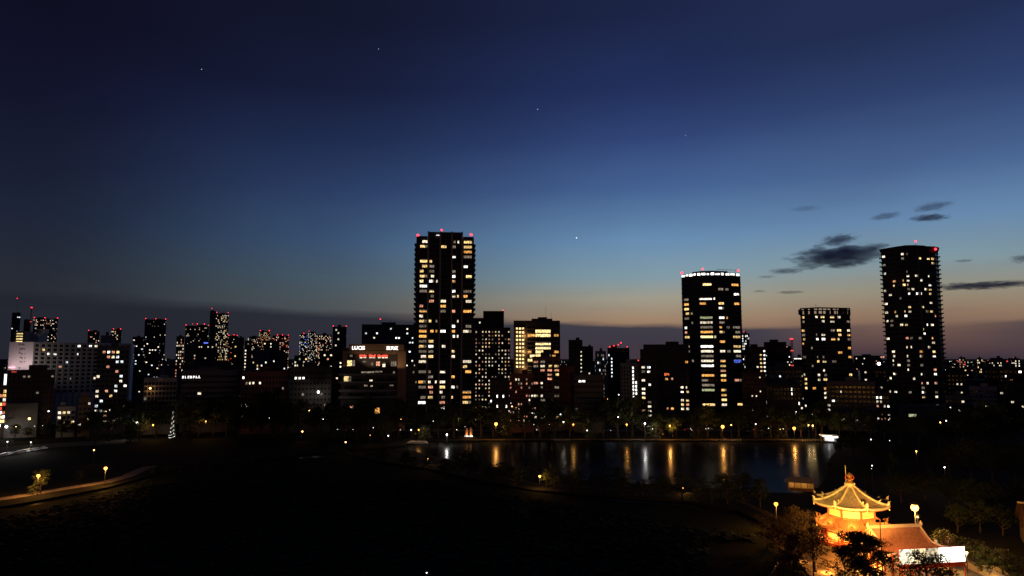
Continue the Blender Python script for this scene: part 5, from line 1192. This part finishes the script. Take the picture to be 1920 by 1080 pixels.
# a conifer wound with a spiral of white bulbs on the far bank
t = tree('conifer wound with white string lights on the far bank at left', 322.5, 392, 768, kind='conifer', seed=9, leafm=leaf_b, leaves=1000, name='string_lit_conifer')
h = P(322.5, 768, 392).z; mm = MB(); wb = emit('bulb_white', (1, .97, .9), 3)
for i in range(90):
    f = i / 90; a = f * 42; R = (h * .1 * (1 - f) + .08) * (.6 + .5 * ((i * 7) % 5) / 4); mm.ball((R * cos(a), R * sin(a), h * (.06 + .9 * f ** 1.4)), .05 + .04 * (i % 3), wb, 5, 3)
tag(mm.build('string_light', t), kind='stuff')

# ------------------------------------------------------------------ lamps
def bulbmat(key, col, s): return emit('bulb_' + key, col, s)
BULB = {  # globe colour, globe radiance, light colour, light watts
 'o': ((1, .4, .06), 7, (1, .46, .1), 1200), 'x': ((1, .36, .045), 9, (1, .42, .09), 5000), 'O': ((1, .3, .03), 8, (1, .33, .05), 6000), 'H': ((1, .4, .05), 14, (1, .45, .08), 26000),
 'w': ((1, .88, .7), 10, (1, .85, .65), 350), 'y': ((1, .6, .16), 8, (1, .66, .28), 1200), 's': ((1, .5, .15), 9, (1, .5, .2), 150), 'c': ((.9, .95, 1), 5, None, 0), 'W': ((1, .93, .82), 24, (1, .93, .85), 900), 'V': ((1, .95, .88), 5, (1, .95, .9), 1300), 'q': ((1, .4, .06), 7, (1, .46, .1), 350), 'v': ((1, .95, .88), 16, (1, .95, .9), 2600)}
def street_lamp(label, px, py, Y, key='o', r=.3, group=None, arm=False, name='street_lamp', cat='street lamp'):
    q = P(px, py, Y); col, s, lc, lw = BULB[key]; zl = q.z
    t = thing(name, label, cat, (q.x, q.y, 0), -atan2(q.x, q.y), group)
    mm = MB(); top = zl - r if not arm else zl + .25
    mm.tube([(0, 0, 0), (0, 0, .5), (0, 0, top)], [.14, .09, .06], metal_dark, 6)
    mm.build('pole', t)
    if arm: mm = MB(); mm.tube([(0, 0, top - .2), (0, 0, top), (0, -.6, top + .15), (0, -.6, zl + r)], .05, metal_dark, 5); mm.build('arm', t)
    y = -.6 if arm else 0
    mm = MB(); mm.lathe([(r * 1.25, zl + r * .9), (r * 1.1, zl + r * 1.05), (r * .3, zl + r * 1.5), (.02, zl + r * 1.7)], metal_dark, 8, (0, y, 0)); mm.build('cap', t)
    mm = MB(); mm.ball((0, y, zl), r, bulbmat(key, col, s), 8, 4); mm.build('globe', t)
    if lw: lamp_light(t, (0, y - r * 1.05, zl - r * .95), lw, lc, r * .7)
    return t
street_lamp('leftmost bright orange path lamp standing among lit leaves', 72, 892, 234, 'x', .5)
street_lamp('bright orange path lamp on the bare lakeside path, second from the left', 198, 878, 252, 'x', .55)
street_lamp('bright orange shore lamp under the yellow-banded office block', 930, 795, 388, 'x', .8)
street_lamp('orange causeway lamp seen above the black lotus pond middle', 1012, 893, 247, 'o', .42)
street_lamp('brightest orange lamp on the far shore, below the crowned tower', 1355, 800, 388, 'x', .85)
street_lamp('orange shore lamp with a lit bank under it, below the boxy tower', 1489, 803, 388, 'x', .75)
street_lamp('deep orange lamp between pond and octagon temple', 1455, 945, 190, 'O', .5)
street_lamp('huge glaring orange lamp just right of the octagon roof', 1715, 952, 168, 'H', .85)
street_lamp('glaring yellow lamp at the right end of the white screen', 1812, 1036, 146.5, 'y', .3)
street_lamp('small orange lamp alone in the dark above the second path lamp', 176, 844, 300, 's', .26)
street_lamp('bright white lamp among lit leaves left of the string-lit conifer', 258, 792, 392, 'W', .45)
street_lamp('orange lamp right beside the bright white one near the conifer', 287, 797, 391, 'o', .42)
street_lamp('orange shore lamp right of the string-lit conifer', 386, 790, 394, 'o', .32)
street_lamp('yellow shore lamp below the dark office, alone in black trees', 567, 809, 383, 's', .4)
street_lamp('small orange lamp at the pond corner left of the causeway', 648, 829, 335, 's', .34)
street_lamp('orange lamp at the left start of the causeway path', 802, 860, 300, 'q', .26)
street_lamp('left lamp of the pale pair on the far shore under the brick block', 1056.5, 791, 391, 'w', .3)
street_lamp('right lamp of the pale pair on the far shore under the brick block', 1075, 796, 391, 'o', .4)
street_lamp('orange shore lamp with a long reflection, left of the white reflection', 1175, 796, 388, 'o', .42)
street_lamp('white shore lamp casting the white streak on the water', 1209, 794, 388, 'v', .36)
street_lamp('orange lamp shining through the yellow-lit round tree', 1256, 798, 390, 'x', .34)
street_lamp('left lamp of the close pair below the boxy tower', 1516, 797, 392, 'y', .32)
street_lamp('right lamp of the close pair below the boxy tower', 1524, 798, 390, 'y', .42)
street_lamp('small orange lamp at the pond edge right of the bending tree', 1281, 915, 238, 'q', .24)
street_lamp('yellow-green street lamp in front of the grey annex at left', 55, 785, 388, 'y', .6)
street_lamp('glaring white floodlight lamp high on the dark office front', 597, 735, 424, 'W', .6, arm=True)
street_lamp('orange lamp at the corner of the pale gridded office', 281.5, 728, 415, 's', .55)
street_lamp('white lamp alone in the dark grove far right', 1771, 876, 235, 'w', .2)
street_lamp('orange lamp in the grove above the big orange lamp', 1718, 846, 262, 'o', .28)
street_lamp('tiny white lamp above the faceted tower grove, left', 1633, 824, 305, 'c', .25)
street_lamp('tiny white lamp right of the octagon finial', 1635, 873, 240, 'c', .2)
street_lamp('white lamp over the ground-floor entrance of the left street', 91, 771, 400, 'c', .35)
street_lamp('bright white lamp before the shop building at left edge', 12, 800, 392, 'W', .6)
street_lamp('white lamp at the far shore left end of the pond, by its reflection', 838, 815, 372, 'v', .4)
street_lamp('little lamp at the far corner of the pond beside the lit steps', 771, 806, 378, 'w', .26)
street_lamp('orange little lamp over the lit steps at the pond corner', 785, 806, 378, 'o', .3)
street_lamp('lone tiny white lamp low at the bottom edge in the lotus pond', 800, 1074, 150.5, 'c', .14)
street_lamp('white floodlight above the houses left of the faceted tower', 1648, 682, 640, 'v', 1.3)
k = 0
rnd = random.Random(77)
SMALL = [(668, 778), (677, 781), (735, 784), (752, 786), (776, 795), (812, 790), (839, 787), (860, 785), (872, 800), (891, 786), (983, 795), (998, 774), (1001, 796), (1030, 796), (1051, 777), (1101, 807), (1145, 807), (1159, 782), (1220, 785), (1254, 785), (1295, 803), (1328, 803), (1371, 797), (1417, 795), (1433, 793), (1441, 803), (1463, 805), (1523, 777), (1782, 764), (1812, 771), (1763, 792), (1774, 789), (420, 768), (505, 784), (580, 770), (606, 786), (700, 802), (728, 817), (694, 816), (958, 756), (960, 762), (1034, 751), (1139, 748), (1160, 740), (220, 785), (138, 790), (80, 798), (65, 799), (30, 800), (212, 796), (1634, 879), (1668, 826)]
for px, py in sorted(SMALL):
    Yd = rnd.uniform(394, 420) if py < 800 else rnd.uniform(380, 386)
    if px > 1600: Yd = 370 - (py - 764) * 1.0
    if px < 240: Yd = 392 - (py - 785) * .5
    if py > 815 and px < 800: Yd = 372
    wh = zone(px); key = ('post_lamp', wh); MATS.setdefault(key, 0); MATS[key] += 1
    street_lamp(f'tiny {"orange" if k % 4 == 0 else "white"} post lamp, {ORD[MATS[key] - 1]} from left {wh}', px, py, Yd, 's' if k % 4 == 0 else 'c', rnd.choice((.1, .14, .2, .3)), group='tiny post lamps along the banks', name='post_lamp', cat='post lamp'); k += 1

# lit gate pillars and steps on the far shore
for i, px in enumerate((875, 883)):
    p = at_ground(px, 408); t = thing('gate_pillar', ('left' if i == 0 else 'right') + ' of two brown glowing round-topped gate pillars at the tallest tower foot', 'gate pillar', p)
    mm = MB(); mm.lathe([(.95, 0), (.95, .5), (.75, .55), (.75, 4.4), (.6, 4.9), (.05, 5.2)], wall_tan, 10); mm.build('shaft', t)
    mm = MB(); mm.box(-1.1, 1.1, -1.15, -.8, .1, .55, LIT['W']); mm.build('foot_light', t); lamp_light(t, (0, -1.9, 1.0), 260, (1, .45, .15), .2)
p = at_ground(783, 377); t = thing('landing_steps', 'short flight of orange-lit stone steps down to the pond corner', 'steps', p)
for i in range(4): box_part('step', t, -5.5 + i * .4, 5.5 - i * .4, -2.2 + i * .6, 2, i * .25, i * .25 + .24, stone)
def fence(label, pa, pb, Y, n):
    a, c = P(pa[0], pa[1], Y), P(pb[0], pb[1], Y); a.z = c.z = 0; t = thing('shore_fence', label, 'fence', a, atan2(c.y - a.y, c.x - a.x)); L_ = (c - a).length
    for z in (.5, 1.05): box_part('rail', t, 0, L_, -.05, .05, z - .06, z + .06, wall_white)
    for i in range(n + 1): box_part('post', t, L_ * i / n - .08, L_ * i / n + .08, -.08, .08, 0, 1.2, wall_white)
fence('white rail fence lit by the brightest shore lamp', (1345, 805), (1388, 805), 384, 8)
fence('white rail fence lit below the boxy tower lamps', (1490, 806), (1528, 806), 384, 8)
fence('white rail fence under the pale pair of shore lamps', (1040, 801), (1068, 801), 385, 6)

# cars on the street and in the small car park at the left
paint = {n: principled('car_paint_' + n, c, .3, .2, .05) for n, c in (('white', (.7, .7, .7)), ('silver', (.45, .46, .48)), ('black', (.02, .02, .022)), ('red', (.35, .03, .03)))}
rubber = principled('tyre_rubber', (.02, .02, .02), .9)
head_m = emit('headlight', (1, .95, .85), 12); tail_m = emit('taillight', (1, .05, .03), 5)
CARS = {}
def car(label, p, rz, colr, group, lights=True):
    t = thing('parked_car' if not lights else 'car', label, 'car', p, rz, group)
    if colr not in CARS:
        d = {}
        m = MB(); pts = [(-2.1, .35), (-2.1, .75), (-1.2, .95), (-.6, 1.42), (.9, 1.45), (1.6, .98), (2.1, .85), (2.1, .35)]
        vs = [(x, y, z) for y in (-.82, .82) for x, z in pts]; n = len(pts)
        m.add(vs, [tuple(range(n)), tuple(reversed(range(n, 2 * n)))] + [(i, n + i, n + (i + 1) % n, (i + 1) % n) for i in range(n)], paint[colr]); d['body'] = m.mesh('body')
        m = MB(); m.box(-.75, 1.0, -.84, .84, 1.0, 1.34, glass_dark); m.box(-1.02, -.76, -.7, .7, 1.06, 1.32, glass_dark); d['window'] = m.mesh('window')
        for i, (x, y) in enumerate(((-1.3, -.8), (-1.3, .8), (1.3, -.8), (1.3, .8))):
            m = MB(); m.tube([(x, y - .1, .32), (x, y + .1, .32)], .32, rubber, 10); d['wheel%d' % i] = m.mesh('wheel')
        for i, y in enumerate((-.6, .6)):
            m = MB(); m.box(-2.16, -2.08, y - .17, y + .17, .62, .78, head_m); d['headlight%d' % i] = m.mesh('headlight')
            m = MB(); m.box(2.08, 2.14, y - .17, y + .17, .68, .82, tail_m); d['taillight%d' % i] = m.mesh('taillight')
            m = MB(); m.box(-2.15, -2.08, y - .17, y + .17, .62, .78, glass_dark); d['off_headlight%d' % i] = m.mesh('headlight')
        CARS[colr] = d
    for k_, me in CARS[colr].items():
        nm = me.name.split('.')[0]
        if not lights and k_ in ('headlight0', 'headlight1', 'taillight0', 'taillight1'): continue
        if lights and k_.startswith('off_'): continue
        link(nm, me, t)
pk = [(2, 857), (9, 855), (17, 854), (25, 853.5), (33, 851), (40, 850), (47, 848.5), (55, 847), (62, 846), (70, 844.5), (80, 843)]
for i, (px, py) in enumerate(pk):
    p = G(px, py); car(f'{("white", "silver")[i % 2]} car, {ORD[i]} from the left edge in the lit row beside the plaza', (p.x, p.y, .03), 1.2 + .1 * sin(i), ('white', 'silver')[i % 2], 'cars parked in the row beside the plaza', False)
street_lamp('white lamp over the row of parked cars at the left edge', 14, 828, 328, 'V', .26, arm=True)
street_lamp('pale lamp at the far end of the parked cars row', 58, 829, 340, 'V', .24, arm=True)
for i, (px, y, d) in enumerate(((640, 442, 1), (655, 439, 0), (700, 445, 1), (745, 439, 0), (800, 445, 1), (850, 440, 0), (975, 445, 1), (1000, 439, 0), (1085, 445, 1), (1120, 440, 0), (1230, 445, 1), (1290, 439, 0), (1330, 445, 1), (1420, 440, 0), (1475, 444, 1), (470, 445, 1), (545, 440, 0), (490, 439, 0))):
    p = at_ground(px, y); c_ = ('white', 'black', 'silver', 'red')[i % 4]
    MATS.setdefault(('car', zone(px)), 0); MATS[('car', zone(px))] += 1
    car(f'{c_} car with lit headlights on shore road, {ORD[MATS[("car", zone(px))] - 1]} one {zone(px)}', (p.x, p.y, .03), 0 if d else pi, c_, 'cars driving on the shore road')

# ------------------------------------------------------------------ clouds and stars
def cloud_mat(name, dens, seed, sx):
    m = D.materials.new(name); m.use_nodes = True; nt = m.node_tree; nt.nodes.clear(); N = nt.nodes.new; L = nt.links.new
    o = N('ShaderNodeOutputMaterial'); v = N('ShaderNodeVolumePrincipled'); L(v.outputs[0], o.inputs['Volume'])
    v.inputs['Color'].default_value = (.8, .78, .92, 1); v.inputs['Anisotropy'].default_value = .45
    tc = N('ShaderNodeTexCoord'); ln = N('ShaderNodeVectorMath'); ln.operation = 'LENGTH'; L(tc.outputs['Object'], ln.inputs[0])
    mp = N('ShaderNodeMapping'); L(tc.outputs['Object'], mp.inputs[0]); mp.inputs['Scale'].default_value = (sx, 1.4, 1.3); mp.inputs['Location'].default_value = (seed * 3.1, seed, 0); mp.inputs['Rotation'].default_value = (0, .25, 0)
    nz = N('ShaderNodeTexNoise'); L(mp.outputs[0], nz.inputs['Vector']); nz.inputs['Scale'].default_value = 1.9; nz.inputs['Detail'].default_value = 8; nz.inputs['Roughness'].default_value = .66
    a = N('ShaderNodeMath'); a.operation = 'MULTIPLY_ADD'; L(ln.outputs['Value'], a.inputs[0]); a.inputs[1].default_value = -.5; a.inputs[2].default_value = -.05
    b_ = N('ShaderNodeMath'); b_.operation = 'ADD'; L(a.outputs[0], b_.inputs[0]); L(nz.outputs[0], b_.inputs[1])
    r = N('ShaderNodeMapRange'); r.inputs[1].default_value = .1; r.inputs[2].default_value = .22; r.inputs[3].default_value = 0; r.inputs[4].default_value = dens * 1.6; L(b_.outputs[0], r.inputs[0])
    L(r.outputs[0], v.inputs['Density']); return m
CL = [('largest dark flat cloud, left of the faceted tower top', 1577, 479, 160, 34, .008), ('small dark cloud lying just above the largest one', 1571, 450, 66, 17, .009), ('ragged small cloud under the left half of the largest one', 1517, 497, 58, 16, .006), ('thin dark cloud left of the ragged one, towards the crowned tower', 1474, 508, 64, 9, .006), ('short dark cloud high right above the faceted tower', 1743, 408, 66, 11, .01), ('slanting wispy cloud topmost on the right', 1747, 388, 74, 14, .004), ('small cloud touching the upper left of the faceted tower', 1650, 460, 40, 8, .006), ('thin flat cloud upper right, left of the short dark one', 1660, 405, 56, 11, .005), ('long thin cloud bar right of the faceted tower', 1845, 535, 190, 10, .006), ('tiny dark cloud right of the faceted tower top', 1808, 489, 32, 5, .007), ('small cloud cut by the right edge of the sky', 1916, 485, 40, 14, .007), ('faint wispy streak high between the crowned and faceted towers', 1510, 391, 52, 9, .0025), ('thin low streak right of the crowned tower', 1482, 548, 54, 5, .005), ('tiny low streak close to the crowned tower', 1424, 546, 26, 4, .007), ('tiny wisp left of the thin dark cloud', 1437, 519, 34, 5, .005), ('faint wisp under the largest cloud', 1582, 497, 60, 8, .004)]
ico = None
for i, (lb, px, py, wpx, hpx, dens) in enumerate(CL):
    Y = 6000; p = P(px, py, Y); s = Y / F
    bm_ = MB(); bm_.ball((0, 0, 0), 1.0, cloud_mat('cloud_vapour', dens, i, 1.0 + wpx / hpx / 8), 16, 8)
    o = bm_.build('cloud', None, True); o.location = p; o.scale = (wpx * s * .7, wpx * s * .35, hpx * s * .85)
    o.rotation_euler = (0, radians(-6 if i in (1, 5, 7) else 0), -atan2(p.x, p.y) * .8)
    tag(o, lb, 'cloud')
star_m = emit('star_light', (.9, .95, 1), 1.6)
for lb, px, py, r in (('brightest evening star above the crowned tower side', 1081, 446, 17), ('faint star high on the left', 378, 130, 8), ('faint star near the top, left of middle', 710, 92, 7), ('faint star high in the middle', 1008, 205, 8), ('faint star high right of the middle', 1285, 254, 7)):
    mm = MB(); mm.ball((0, 0, 0), r, star_m, 8, 5); o = mm.build('star', None, False, P(px, py, 20000)); tag(o, lb, 'star')
